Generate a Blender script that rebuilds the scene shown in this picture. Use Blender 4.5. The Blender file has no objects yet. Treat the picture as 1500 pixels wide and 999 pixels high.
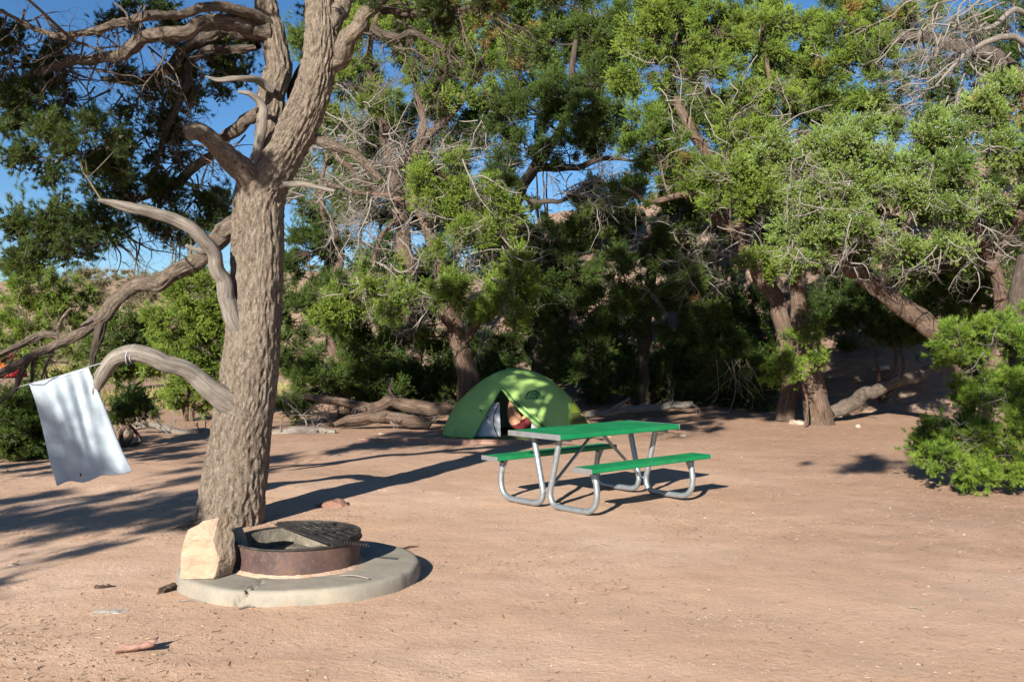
import bpy, bmesh, math, random
import numpy as np
from mathutils import Vector, Matrix
R = math.radians
rng = np.random.default_rng(7)
random.seed(7)
SC = bpy.context.scene
COL = SC.collection

# ------------------------------------------------------------------ camera
CAM_H, FPX = 1.676, 1458.0
cam_d = bpy.data.cameras.new('camera')
cam_d.lens = 35.0; cam_d.sensor_width = 36.0; cam_d.clip_end = 4000; cam_d.clip_start = .05
cam = bpy.data.objects.new('camera', cam_d); COL.objects.link(cam)
cam.location = (0, 0, CAM_H); cam.rotation_euler = (R(89.93), 0, 0)
SC.camera = cam

# ------------------------------------------------------------------ sky, sun, exposure
SUN_AZ, SUN_EL = 21.0, 22.5          # the sun stands behind the camera, 21 degrees to its left
world = bpy.data.worlds.new('World'); SC.world = world; world.use_nodes = True
wn = world.node_tree; wn.nodes.clear()
def wnode(t, **k):
    n = wn.nodes.new(t)
    for a, b in k.items(): setattr(n, a, b)
    return n
sky = wnode('ShaderNodeTexSky', sky_type='NISHITA', sun_disc=False)
sky.sun_elevation = R(SUN_EL); sky.sun_rotation = R(180 + SUN_AZ)
sky.altitude = 1800; sky.air_density = 1.0; sky.dust_density = 0.4; sky.ozone_density = 4.0
wtc = wnode('ShaderNodeTexCoord')
wmap = wnode('ShaderNodeMapping'); wmap.inputs['Scale'].default_value = (1.2, 1.2, 7.0)
wns = wnode('ShaderNodeTexNoise'); wns.inputs['Scale'].default_value = 2.4; wns.inputs['Detail'].default_value = 7
wrp = wnode('ShaderNodeMapRange'); wrp.inputs['From Min'].default_value = .56; wrp.inputs['From Max'].default_value = .80
wrp.inputs['To Max'].default_value = .4
wmx = wnode('ShaderNodeMix', data_type='RGBA'); wmx.inputs['B'].default_value = (6.2, 6.9, 7.6, 1)
wbg = wnode('ShaderNodeBackground'); wbg.inputs['Strength'].default_value = 0.05
wou = wnode('ShaderNodeOutputWorld')
L = wn.links.new
L(wtc.outputs['Generated'], wmap.inputs['Vector']); L(wmap.outputs[0], wns.inputs['Vector'])
L(wns.outputs['Fac'], wrp.inputs['Value']); L(wrp.outputs[0], wmx.inputs['Factor'])
whs = wnode('ShaderNodeHueSaturation'); whs.inputs['Saturation'].default_value = 1.14
L(sky.outputs[0], whs.inputs['Color']); L(whs.outputs[0], wmx.inputs['A']); L(wmx.outputs['Result'], wbg.inputs['Color']); L(wbg.outputs[0], wou.inputs['Surface'])
sun_d = bpy.data.lights.new('sun', 'SUN'); sun_d.energy = 5.0; sun_d.angle = R(.55); sun_d.color = (1.0, .93, .82)
sun = bpy.data.objects.new('sun', sun_d); COL.objects.link(sun)
ldir = Vector((math.sin(R(SUN_AZ)) * math.cos(R(SUN_EL)), math.cos(R(SUN_AZ)) * math.cos(R(SUN_EL)), -math.sin(R(SUN_EL))))
sun.rotation_euler = ldir.to_track_quat('-Z', 'Y').to_euler(); sun.location = (-8, -20, 12)
vs = SC.view_settings
vs.view_transform = 'Standard'; vs.look = 'None'; vs.gamma = 1.0; vs.exposure = 1.3; vs.use_curve_mapping = False
cy = SC.cycles; cy.max_bounces = 5; cy.diffuse_bounces = 1; cy.glossy_bounces = 2; cy.transmission_bounces = 3; cy.transparent_max_bounces = 4

# ------------------------------------------------------------------ helpers
def P(px, py, d):
    "a point of the place: seen at px, py (1500 wide) and standing d metres off"
    return np.array([(px - 750) / FPX * d, d, CAM_H + (501.4 - py) / FPX * d])
def G(px, py, h=0.0):
    "the ground point at px, py"
    d = FPX * (CAM_H - h) / (py - 501.4)
    return np.array([(px - 750) / FPX * d, d, h])

np.seterr(over='ignore')
def _hash(ix, iy, iz, s):
    s = int(s) & 0xffff; ix, iy, iz = (np.atleast_1d(q) & 0xffffff for q in (ix, iy, iz)) if np.ndim(ix) == 0 else (ix, iy, iz)
    n = (ix * 374761393 + iy * 668265263 + iz * 2147483647 + s * 974711) & 0xffffffff
    n = ((n ^ (n >> 13)) * 1274126177) & 0xffffffff
    n = ((n ^ (n >> 16)) * 2246822519) & 0xffffffff
    return (n & 0xffffff) / float(0xffffff)
def noise(p, s=0):
    p = np.asarray(p, float); i = np.floor(p).astype(np.int64); f = p - i; f = f * f * (3 - 2 * f)
    out = 0
    for dx in (0, 1):
        for dy in (0, 1):
            for dz in (0, 1):
                w = (f[..., 0] if dx else 1 - f[..., 0]) * (f[..., 1] if dy else 1 - f[..., 1]) * (f[..., 2] if dz else 1 - f[..., 2])
                out = out + w * _hash(i[..., 0] + dx, i[..., 1] + dy, i[..., 2] + dz, s)
    return out * 2 - 1
def fbm(p, o=4, s=0):
    p = np.asarray(p, float); a, t, r = 1.0, 0, 0
    for k in range(o):
        r = r + a * noise(p, s + k * 17); t += a; p = p * 2.03 + 5.1; a *= .5
    return r / t
def sstep(a, b, x):
    t = np.clip((x - a) / (b - a), 0, 1); return t * t * (3 - 2 * t)
def nrm(v):
    v = np.asarray(v, float); return v / np.maximum(np.linalg.norm(v, axis=-1, keepdims=True), 1e-9)
def rdir(n=None):
    v = rng.normal(size=(3,) if n is None else (n, 3)); return nrm(v)

class Acc:
    "collects vertices and faces and links them as ONE mesh object"
    def __init__(self): self.V, self.F, self.T, self.n = [], [], [], 0
    def add(self, v, f, tc=None):
        v = np.asarray(v, float).reshape(-1, 3); f = np.asarray(f, np.int64)
        self.V.append(v); self.F.append(f + self.n); self.n += len(v)
        self.T.append(np.asarray(tc, float).reshape(-1, 3) if tc is not None else v)
    def build(self, name, mat, parent=None, smooth=True, kind=None, origin=None):
        me = bpy.data.meshes.new(name)
        V = np.concatenate(self.V); T = np.concatenate(self.T)
        o = np.zeros(3)
        if parent is not None: o = root_loc(parent)
        elif origin is not None: o = np.asarray(origin, float)
        me.vertices.add(len(V)); me.vertices.foreach_set('co', (V - o).astype(np.float32).ravel())
        li = np.concatenate([f.ravel() for f in self.F]); cnt = np.concatenate([np.full(len(f), f.shape[1]) for f in self.F])
        me.loops.add(len(li)); me.loops.foreach_set('vertex_index', li.astype(np.int32))
        me.polygons.add(len(cnt)); me.polygons.foreach_set('loop_start', np.concatenate([[0], np.cumsum(cnt)[:-1]]).astype(np.int32))
        me.polygons.foreach_set('use_smooth', np.full(len(cnt), smooth))
        at = me.attributes.new('tc', 'FLOAT_VECTOR', 'POINT'); at.data.foreach_set('vector', T.astype(np.float32).ravel())
        me.update(calc_edges=True); me.validate()
        ob = bpy.data.objects.new(name, me); COL.objects.link(ob)
        me.materials.append(MAT[mat])
        if parent is not None: ob.parent = parent
        else: ob.location = o
        if kind: ob['kind'] = kind
        return ob
ROOT = {}
def root_loc(o):
    while o.parent is not None: o = o.parent
    return np.array(o.location)
def tag(o, label, cat, group=None, kind=None):
    o['label'] = label; o['category'] = cat
    if group: o['group'] = group
    if kind: o['kind'] = kind
    return o
def thing(name, label, cat, loc, group=None):
    o = bpy.data.objects.new(name, None); COL.objects.link(o); o.location = tuple(float(a) for a in loc); o.empty_display_size = .1
    return tag(o, label, cat, group)

def catmull(pts, step):
    "resamples a polyline of (x,y,z,...) rows as a smooth curve"
    p = np.asarray(pts, float)
    if len(p) == 2:
        n = max(2, int(np.linalg.norm(p[1, :3] - p[0, :3]) / step) + 1)
        t = np.linspace(0, 1, n)[:, None]; return p[0] * (1 - t) + p[1] * t
    q = np.vstack([2 * p[0] - p[1], p, 2 * p[-1] - p[-2]]); out = []
    for i in range(1, len(q) - 2):
        n = max(2, int(np.linalg.norm(q[i + 1, :3] - q[i, :3]) / step) + 1)
        t = np.linspace(0, 1, n, endpoint=False)[:, None]
        a, b, c, d = q[i - 1], q[i], q[i + 1], q[i + 2]
        out.append(.5 * (2 * b + (c - a) * t + (2 * a - 5 * b + 4 * c - d) * t * t + (3 * b - a - 3 * c + d) * t ** 3))
    out.append(q[-2][None]); return np.concatenate(out)
def frames(c):
    t = np.gradient(c, axis=0); t = nrm(t)
    N = np.zeros_like(c); a = np.array([0, 0, 1.0]) if abs(t[0, 2]) < .9 else np.array([1.0, 0, 0])
    n = nrm(np.cross(t[0], a))
    for i in range(len(c)):
        n = nrm(n - t[i] * np.dot(n, t[i])); N[i] = n
    return t, N, np.cross(t, N)
def tube(acc, pts, rad, sides=8, step=None, amp=0, freq=6.0, seed=0, cap=True, fur=0, kink=0):
    "a tapering limb along pts with radii rad; amp: uneven outline, fur: furrowed bark relief"
    pts = np.asarray(pts, float); rad = np.asarray(rad, float) * np.ones(len(pts))
    if step:
        c = catmull(np.column_stack([pts, rad]), step); pts, rad = c[:, :3], np.maximum(c[:, 3], .001)
    if kink:
        ss = np.concatenate([[0], np.cumsum(np.linalg.norm(np.diff(pts, axis=0), axis=1))]); w_ = np.minimum(1, ss / max(.01, rad[0] * 3))[:, None]
        q = np.stack([ss * 3.2 + seed * 7.3, 0 * ss, 0 * ss], -1)
        pts = pts + w_ * rad[:, None] * kink * np.stack([fbm(q, 3, seed + k) for k in (1, 2, 3)], -1)
    t, N, B = frames(pts)
    a = np.linspace(0, 2 * np.pi, sides, endpoint=False)
    ca, sa = np.cos(a), np.sin(a)
    u = N[:, None] * ca[None, :, None] + B[:, None] * sa[None, :, None]
    s = np.concatenate([[0], np.cumsum(np.linalg.norm(np.diff(pts, axis=0), axis=1))])
    r = rad[:, None] * np.ones(sides)[None]
    rm = rad.mean()
    tc = np.stack([ca[None] * r + seed, sa[None] * r, s[:, None] + 0 * r], -1)
    if amp:
        q = np.stack([ca[None] * 1.0 + 0 * r, sa[None] * 1.0 + 0 * r, s[:, None] * freq * .25 + 0 * r], -1)
        r = r * (1 + amp * fbm(q * 1.6 + seed * 3.1, 3, seed))
    if fur:
        w = np.stack([ca[None] * rm * 5 + 0 * r, sa[None] * rm * 5 + 0 * r, s[:, None] * 2.2 + 0 * r], -1)
        wa = .22 * fbm(w + 9, 3, seed + 5)
        q = np.stack([np.cos(a[None] + wa) * rm * 40, np.sin(a[None] + wa) * rm * 40, s[:, None] * 10.0 + 0 * r], -1)
        rid = 1 - np.abs(noise(q, seed)) * 1.6
        q2 = q * np.array([1.9, 1.9, 2.2]) + 3
        r = r + fur * (.8 * rid + .45 * noise(q2, seed + 3) - .4)
    v = pts[:, None] + u * r[..., None]
    n, k = len(pts), sides
    i = np.arange(n - 1)[:, None] * k; j = np.arange(k)[None]; j2 = (j + 1) % k
    f = np.stack([i + j, i + j2, i + k + j2, i + k + j], -1).reshape(-1, 4)
    acc.add(v, f, tc)
    if cap and sides > 3:
        tip = pts[-1] + t[-1] * rad[-1] * .5
        acc.add(np.vstack([v[-1], tip]), [[q_, (q_ + 1) % k, k] for q_ in range(k)], np.vstack([tc[-1], tc[-1].mean(0)]))
    return pts, rad

# ------------------------------------------------------------------ materials
MAT = {}
def mat(name, rough=.8):
    m = bpy.data.materials.new(name); m.use_nodes = True; MAT[name] = m
    nt = m.node_tree; b = nt.nodes['Principled BSDF']; b.inputs['Roughness'].default_value = rough
    b.inputs['Specular IOR Level'].default_value = .25
    return m, nt, b
def nd(nt, t, **k):
    n = nt.nodes.new(t)
    for a, v in k.items():
        if a in n.inputs.keys(): n.inputs[a].default_value = v
        else: setattr(n, a, v)
    return n
def coords(nt, scale=(1, 1, 1), src='tc'):
    if src == 'obj': a = nt.nodes.new('ShaderNodeTexCoord').outputs['Object']
    else:
        n = nt.nodes.new('ShaderNodeAttribute'); n.attribute_name = src; a = n.outputs['Vector']
    mp = nt.nodes.new('ShaderNodeMapping'); mp.inputs['Scale'].default_value = scale
    nt.links.new(a, mp.inputs['Vector']); return mp.outputs[0]
def tex(nt, vec, scale, detail=4, rough=.6, dist=0):
    n = nd(nt, 'ShaderNodeTexNoise'); n.inputs['Scale'].default_value = scale; n.inputs['Detail'].default_value = detail
    n.inputs['Roughness'].default_value = rough; n.inputs['Distortion'].default_value = dist
    nt.links.new(vec, n.inputs['Vector']); return n.outputs['Fac']
def ramp(nt, fac, stops):
    n = nt.nodes.new('ShaderNodeValToRGB'); e = n.color_ramp.elements
    while len(e) < len(stops): e.new(.5)
    for x, (p, c) in zip(e, stops): x.position = p; x.color = (*c, 1) if len(c) == 3 else c
    nt.links.new(fac, n.inputs['Fac']); return n.outputs['Color']
def mixc(nt, fac, a, b, mode='MIX'):
    n = nt.nodes.new('ShaderNodeMix'); n.data_type = 'RGBA'; n.blend_type = mode
    for s, v in (('Factor', fac), ('A', a), ('B', b)):
        if isinstance(v, (int, float)): n.inputs[s].default_value = v
        elif isinstance(v, tuple): n.inputs[s].default_value = (*v, 1)
        else: nt.links.new(v, n.inputs[s])
    return n.outputs['Result']
def bump(nt, b, h, dist, strength=1.0, prev=None):
    n = nt.nodes.new('ShaderNodeBump'); n.inputs['Distance'].default_value = dist; n.inputs['Strength'].default_value = strength
    nt.links.new(h, n.inputs['Height'])
    if prev is not None: nt.links.new(prev, n.inputs['Normal'])
    nt.links.new(n.outputs[0], b.inputs['Normal']); return n.outputs[0]
def maprange(nt, f, a, b_, c, d):
    n = nt.nodes.new('ShaderNodeMapRange')
    for k, v in zip(('From Min', 'From Max', 'To Min', 'To Max'), (a, b_, c, d)): n.inputs[k].default_value = v
    nt.links.new(f, n.inputs['Value']); return n.outputs[0]

def bark(name, dark, mid, light, red, vs=.28, sc=26, bd=.012):
    m, nt, b = mat(name, .95)
    v = coords(nt, (1, 1, vs))
    n1 = tex(nt, v, sc, 7, .7, .9); n4 = tex(nt, coords(nt, (1, 1, vs * 1.6)), sc * 2.6, 5, .7, .5); n2 = tex(nt, coords(nt, (1, 1, .6)), 3.0, 4)
    n3 = tex(nt, coords(nt, (1, 1, .5)), 11, 5)
    c = ramp(nt, n1, [(.34, dark), (.47, mid), (.62, light)])
    c = mixc(nt, maprange(nt, n4, .52, .70, 0, .75), c, tuple(min(1, x * 1.35) for x in light))
    c = mixc(nt, maprange(nt, n4, .46, .32, 0, .6), c, dark)
    c = mixc(nt, maprange(nt, n3, .56, .74, 0, .6), c, red)
    c = mixc(nt, maprange(nt, n2, .40, .7, .0, .35), c, light)
    nt.links.new(c, b.inputs['Base Color']); q = bump(nt, b, n1, bd); bump(nt, b, n4, bd * .35, 1, q)
bark('bark_pinyon', (.046, .034, .025), (.160, .124, .093), (.315, .265, .212), (.24, .145, .08), .42, 36, .05)
bark('bark_juniper', (.036, .023, .017), (.092, .058, .041), (.165, .122, .092), (.17, .072, .038), .09, 30, .035)
bark('bark_limb', (.036, .027, .021), (.098, .074, .057), (.20, .162, .13), (.13, .08, .05), .30, 34, .035)  # darker bark copy with shade put into its colour, for limbs and a log
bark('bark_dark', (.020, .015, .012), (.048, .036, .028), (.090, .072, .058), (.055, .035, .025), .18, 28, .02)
bark('dead_wood', (.070, .058, .048), (.145, .124, .106), (.215, .195, .172), (.16, .115, .08), .07, 34, .014)
bark('dead_twig', (.10, .083, .07), (.17, .148, .128), (.235, .212, .19), (.15, .11, .08), .2, 20, .002)

def leaf(name, a, b_, c, trans=.35, brown=None):
    m = bpy.data.materials.new(name); m.use_nodes = True; MAT[name] = m
    nt = m.node_tree; nt.nodes.clear()
    out = nt.nodes.new('ShaderNodeOutputMaterial')
    at = nt.nodes.new('ShaderNodeAttribute'); at.attribute_name = 'tc'
    sp = nt.nodes.new('ShaderNodeSeparateXYZ'); nt.links.new(at.outputs['Vector'], sp.inputs[0])
    ia = nt.nodes.new('ShaderNodeAttribute'); ia.attribute_type = 'INSTANCER'; ia.attribute_name = 'tint'
    si = nt.nodes.new('ShaderNodeSeparateXYZ'); nt.links.new(ia.outputs['Vector'], si.inputs[0])
    def add_(x, y):
        n = nt.nodes.new('ShaderNodeMath'); n.operation = 'ADD'; n.use_clamp = True; nt.links.new(x, n.inputs[0]); nt.links.new(y, n.inputs[1]); return n.outputs[0]
    col = ramp(nt, add_(sp.outputs[0], si.outputs[0]), [(.0, a), (.5, b_), (1.0, c)])
    if brown: col = mixc(nt, add_(sp.outputs[1], si.outputs[1]), col, brown)
    col = mixc(nt, sp.outputs[2], col, ramp(nt, sp.outputs[2], [(.72, (.035, .030, .018)), (.95, (.15, .125, .105))]))
    d = nt.nodes.new('ShaderNodeBsdfDiffuse'); t = nt.nodes.new('ShaderNodeBsdfTranslucent')
    g = nt.nodes.new('ShaderNodeBsdfGlossy'); g.inputs['Roughness'].default_value = .5; g.inputs['Color'].default_value = (.9, .95, 1, 1)
    nt.links.new(col, d.inputs['Color'])
    tcol = mixc(nt, .5, col, (.30, .36, .03), 'MIX'); nt.links.new(tcol, t.inputs['Color'])
    mx = nt.nodes.new('ShaderNodeMixShader'); mx.inputs[0].default_value = trans
    nt.links.new(d.outputs[0], mx.inputs[1]); nt.links.new(t.outputs[0], mx.inputs[2])
    m2 = nt.nodes.new('ShaderNodeMixShader'); m2.inputs[0].default_value = .014
    nt.links.new(mx.outputs[0], m2.inputs[1]); nt.links.new(g.outputs[0], m2.inputs[2]); nt.links.new(m2.outputs[0], out.inputs['Surface'])
BR = (.34, .17, .06)
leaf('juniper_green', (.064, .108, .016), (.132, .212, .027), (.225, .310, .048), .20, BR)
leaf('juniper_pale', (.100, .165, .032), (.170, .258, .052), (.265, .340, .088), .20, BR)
leaf('juniper_deep', (.028, .054, .012), (.058, .100, .018), (.11, .165, .030), .20, BR)  # darker juniper leaf; shade put into the colour of trees at the back
leaf('pinyon_green', (.022, .040, .012), (.040, .068, .018), (.085, .125, .030), .22, BR)
leaf('pinyon_bright', (.070, .130, .018), (.130, .215, .026), (.220, .305, .045), .20, (.36, .17, .06))
leaf('dry_grass', (.30, .23, .10), (.42, .34, .16), (.38, .36, .17), .3, (.16, .20, .06))
leaf('needle_litter', (.085, .05, .032), (.19, .12, .07), (.44, .34, .22), .05)
leaf('scrub', (.10, .12, .05), (.19, .16, .10), (.28, .22, .15), .2)

# ground
def math_(op, a, b_=0.0):
    n = nt.nodes.new('ShaderNodeMath'); n.operation = op
    for i, x in enumerate((a, b_)):
        if isinstance(x, (int, float)): n.inputs[i].default_value = x
        else: nt.links.new(x, n.inputs[i])
    return n.outputs[0]
m, nt, b = mat('sand', .97)
v = coords(nt, (1, 1, 1), 'obj')
big = tex(nt, v, .35, 5, .55); med = tex(nt, v, 1.7, 6, .65, .4); fine = tex(nt, v, 26, 5, .75); grain = tex(nt, v, 150, 3, .7)
c = ramp(nt, big, [(.32, (.44, .280, .185)), (.5, (.495, .332, .234)), (.68, (.58, .415, .312))])
c = mixc(nt, maprange(nt, med, .52, .72, 0, .45), c, (.40, .222, .132))
str_ = tex(nt, coords(nt, (1, 2.6, 1), 'obj'), 6.0, 8, .8, .6)
pat = maprange(nt, tex(nt, v, .75, 5, .65), .44, .60, .15, 1.0)
c = mixc(nt, math_('MULTIPLY', maprange(nt, str_, .52, .66, 0, .65), pat), c, (.25, .15, .092))
c = mixc(nt, maprange(nt, fine, .40, .75, 0, .35), c, (.62, .44, .315))
c = mixc(nt, maprange(nt, grain, .45, .78, 0, .55), c, (.29, .175, .11))
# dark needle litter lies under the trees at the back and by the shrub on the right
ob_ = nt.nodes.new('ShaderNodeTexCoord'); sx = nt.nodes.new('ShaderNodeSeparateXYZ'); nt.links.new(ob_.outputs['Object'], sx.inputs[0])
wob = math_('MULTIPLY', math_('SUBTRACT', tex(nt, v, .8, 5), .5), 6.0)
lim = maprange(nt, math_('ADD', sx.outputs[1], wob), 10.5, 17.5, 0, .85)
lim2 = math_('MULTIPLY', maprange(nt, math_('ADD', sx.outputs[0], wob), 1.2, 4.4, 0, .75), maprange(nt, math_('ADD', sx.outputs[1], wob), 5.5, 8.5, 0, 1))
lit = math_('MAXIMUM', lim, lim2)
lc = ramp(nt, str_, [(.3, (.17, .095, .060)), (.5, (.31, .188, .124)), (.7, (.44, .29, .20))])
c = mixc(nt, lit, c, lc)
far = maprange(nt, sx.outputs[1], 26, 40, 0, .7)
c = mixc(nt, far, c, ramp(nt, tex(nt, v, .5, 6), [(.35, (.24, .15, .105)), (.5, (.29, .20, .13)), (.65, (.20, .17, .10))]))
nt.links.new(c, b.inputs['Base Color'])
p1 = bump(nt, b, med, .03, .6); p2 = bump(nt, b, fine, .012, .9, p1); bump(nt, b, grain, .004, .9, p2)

def rockmat(name, a, bb, cc, sc=4, bd=.02, strata=0):
    m, nt, b = mat(name, .93); v = coords(nt, (1, 1, 1 + strata), 'obj')
    n1 = tex(nt, v, sc, 7, .65, .3); n2 = tex(nt, v, sc * 9, 5, .7)
    c = ramp(nt, n1, [(.33, a), (.5, bb), (.68, cc)])
    c = mixc(nt, maprange(nt, n2, .4, .7, 0, .35), c, tuple(x * .72 for x in bb))
    nt.links.new(c, b.inputs['Base Color']); q = bump(nt, b, n1, bd); bump(nt, b, n2, bd * .3, 1, q)
rockmat('sandstone', (.275, .195, .130), (.35, .262, .185), (.40, .315, .24), 5, .02, 1.5)
rockmat('red_rock', (.17, .088, .065), (.23, .13, .098), (.28, .17, .13), 6, .02, 2)
rockmat('pale_stone', (.26, .205, .155), (.34, .28, .22), (.42, .36, .30), 8, .02)
rockmat('grey_stone', (.26, .23, .20), (.36, .33, .30), (.45, .42, .39), 9, .01)
rockmat('slickrock', (.17, .105, .075), (.245, .168, .125), (.31, .23, .18), .45, .25, 3)
rockmat('ridge_rock', (.24, .16, .11), (.34, .23, .165), (.44, .32, .24), .05, .5, 3)

# concrete
m, nt, b = mat('concrete', .9); v = coords(nt, (1, 1, 1), 'obj')
n1 = tex(nt, v, 3.5, 6, .65); n2 = tex(nt, v, 60, 4, .7)
c = ramp(nt, n1, [(.32, (.165, .150, .122)), (.5, (.225, .205, .168)), (.7, (.29, .255, .20))])
c = mixc(nt, maprange(nt, tex(nt, v, 9, 5), .5, .68, 0, .5), c, (.25, .19, .14))
c = mixc(nt, maprange(nt, n2, .4, .8, 0, .35), c, (.30, .285, .25))
nt.links.new(c, b.inputs['Base Color']); q = bump(nt, b, n1, .01, .5); bump(nt, b, n2, .003, .8, q)
# steel of the fire ring
m, nt, b = mat('rusty_steel', .62); v = coords(nt, (1, 1, 1), 'obj')
n1 = tex(nt, v, 4, 7, .7); n2 = tex(nt, v, 40, 5)
c = ramp(nt, n1, [(.3, (.045, .032, .031)), (.48, (.085, .056, .052)), (.62, (.115, .072, .060)), (.75, (.17, .10, .07))])
c = mixc(nt, maprange(nt, n2, .52, .7, 0, .4), c, (.22, .12, .075))
nt.links.new(c, b.inputs['Base Color']); b.inputs['Metallic'].default_value = .25; bump(nt, b, n2, .002, .6)
m, nt, b = mat('sooty_steel', .6); v = coords(nt, (1, 1, 1), 'obj'); n1 = tex(nt, v, 14, 6, .7)
nt.links.new(ramp(nt, n1, [(.35, (.022, .021, .02)), (.55, (.045, .041, .038)), (.72, (.095, .085, .072))]), b.inputs['Base Color']); b.inputs['Metallic'].default_value = .35
m, nt, b = mat('ash', .95); v = coords(nt, (1, 1, 1), 'obj'); n1 = tex(nt, v, 12, 7, .75)
nt.links.new(ramp(nt, n1, [(.3, (.085, .075, .06)), (.5, (.17, .15, .12)), (.7, (.25, .225, .185))]), b.inputs['Base Color']); bump(nt, b, n1, .03)
# table
def plain(name, col, rough, metal=0, var=.12, sc=8, bd=.001, spec=.4):
    m, nt, b = mat(name, rough); v = coords(nt, (1, 1, 1), 'obj')
    n1 = tex(nt, v, sc, 6, .65)
    nt.links.new(ramp(nt, n1, [(.3, tuple(x * (1 - var) for x in col)), (.55, col), (.75, tuple(min(1, x * (1 + var)) for x in col))]), b.inputs['Base Color'])
    nt.links.new(maprange(nt, n1, .3, .7, rough * .85, min(1, rough * 1.15)), b.inputs['Roughness'])
    b.inputs['Metallic'].default_value = metal; b.inputs['Specular IOR Level'].default_value = spec
    bump(nt, b, tex(nt, v, 70, 3), bd); return b
b_ = plain('green_paint', (.002, .200, .066), .5, 0, .18, 3.5, .0008); nt = MAT['green_paint'].node_tree
_v = coords(nt, (1, 1, 1), 'obj'); _c = mixc(nt, maprange(nt, tex(nt, _v, 5, 7, .7), .5, .75, 0, .28), b_.inputs['Base Color'].links[0].from_socket, (.10, .24, .13)); _c = mixc(nt, maprange(nt, tex(nt, _v, 60, 5, .7), .62, .72, 0, .5), _c, (.25, .22, .16)); nt.links.new(_c, b_.inputs['Base Color'])
plain('aluminium', (.46, .47, .49), .42, .85, .08, 14)
plain('galvanised', (.30, .335, .36), .42, .7, .16, 22, .0006)
# cloth
def cloth(name, col, trans=.3, rough=.8, var=.08):
    m = bpy.data.materials.new(name); m.use_nodes = True; MAT[name] = m; nt = m.node_tree
    b = nt.nodes['Principled BSDF']; b.inputs['Roughness'].default_value = rough; out = nt.nodes['Material Output']
    v = coords(nt, (1, 1, 1), 'obj'); n1 = tex(nt, v, 3.5, 5); n2 = tex(nt, v, 14, 4)
    c = ramp(nt, n1, [(.3, tuple(x * (1 - var) for x in col)), (.7, tuple(x * (1 + var) for x in col))])
    nt.links.new(c, b.inputs['Base Color']); bump(nt, b, n2, .008, .6)
    t = nt.nodes.new('ShaderNodeBsdfTranslucent'); nt.links.new(c, t.inputs['Color'])
    mx = nt.nodes.new('ShaderNodeMixShader'); mx.inputs[0].default_value = trans
    nt.links.new(b.outputs[0], mx.inputs[1]); nt.links.new(t.outputs[0], mx.inputs[2]); nt.links.new(mx.outputs[0], out.inputs['Surface'])
cloth('fly_green', (.44, .68, .20), .38, .55)
cloth('fly_olive', (.27, .37, .035), .3, .55)
cloth('fly_dark', (.045, .17, .055), .15, .6)
cloth('olive_dark', (.075, .095, .018), .1, .7)
cloth('inner_white', (.76, .79, .80), .45)
cloth('white_cloth', (.43, .51, .58), .28)
cloth('black_trim', (.02, .02, .022), .0)
cloth('rope', (.46, .36, .12), .0)
cloth('rope_grey', (.30, .32, .38), .0)
cloth('tent_red', (.40, .02, .035), .2); cloth('tent_orange', (.75, .13, .02), .2); cloth('tent_white', (.75, .75, .76), .2)
cloth('shorts_red', (.11, .008, .012), .0, .9)
m, nt, b = mat('skin', .55); b.inputs['Base Color'].default_value = (.50, .27, .16, 1)
n1 = tex(nt, coords(nt, (1, 1, 1), 'obj'), 9, 4); nt.links.new(ramp(nt, n1, [(.3, (.45, .235, .135)), (.7, (.54, .30, .185))]), b.inputs['Base Color'])
m, nt, b = mat('hair', .6); n1 = tex(nt, coords(nt, (8, 8, 1), 'obj'), 30, 3); nt.links.new(ramp(nt, n1, [(.3, (.012, .009, .007)), (.7, (.035, .024, .018))]), b.inputs['Base Color'])
m, nt, b = mat('timber', .9); v = coords(nt, (.25, 3, 3), 'obj'); n1 = tex(nt, v, 7, 6)
nt.links.new(ramp(nt, n1, [(.3, (.20, .11, .085)), (.55, (.29, .175, .135)), (.75, (.37, .245, .20))]), b.inputs['Base Color']); bump(nt, b, n1, .01)
m, nt, b = mat('berry', .6); b.inputs['Base Color'].default_value = (.27, .33, .31, 1)

# ------------------------------------------------------------------ ground sheet and hill
def gh(x, y):
    x = np.asarray(x, float); y = np.asarray(y, float)
    q = np.stack([x, y, 0 * x], -1)
    near = np.exp(-((x / 30) ** 2 + ((y - 8) / 30) ** 2))
    h = .035 * fbm(q * .45, 3, 3) * near + .013 * fbm(q * 2.2, 3, 8) * near
    h = h + .004 * noise(q * 6.5, 4) * near
    h = h + .30 * sstep(18.5, 25, y) * (.5 + .5 * fbm(q * .3, 2, 31))
    # the mesa far behind on the left
    rd = 190 + 25 * fbm(np.stack([x * .02, 0 * x, 0 * x], -1), 3, 51)
    h = h + 15.5 * sstep(rd - 95, rd, y) * (.8 + .25 * fbm(q * .03, 4, 77)) + 1.2 * fbm(q * .02, 3, 5) * sstep(40, 90, y)
    return h
def graded(a, b_, fine, lo, hi):
    s = [b_]; st = fine
    while s[-1] < hi: st *= 1.16; s.append(s[-1] + st)
    t = [a]; st = fine
    while t[-1] > lo: st *= 1.16; t.append(t[-1] - st)
    return np.array(t[::-1] + list(np.arange(a + fine, b_, fine)) + s)
gx = graded(-7.0, 8.0, .07, -700, 700); gy = graded(4.2, 19, .065, -60, 1500)
X, Y = np.meshgrid(gx, gy); Z = gh(X, Y)
nx, ny = len(gx), len(gy)
i = (np.arange(ny - 1)[:, None] * nx + np.arange(nx - 1)[None])
ga = Acc(); ga.add(np.stack([X, Y, Z], -1), np.stack([i, i + 1, i + nx + 1, i + nx], -1).reshape(-1, 4))
g_o = ga.build('ground', 'sand'); g_o['kind'] = 'structure'

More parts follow.
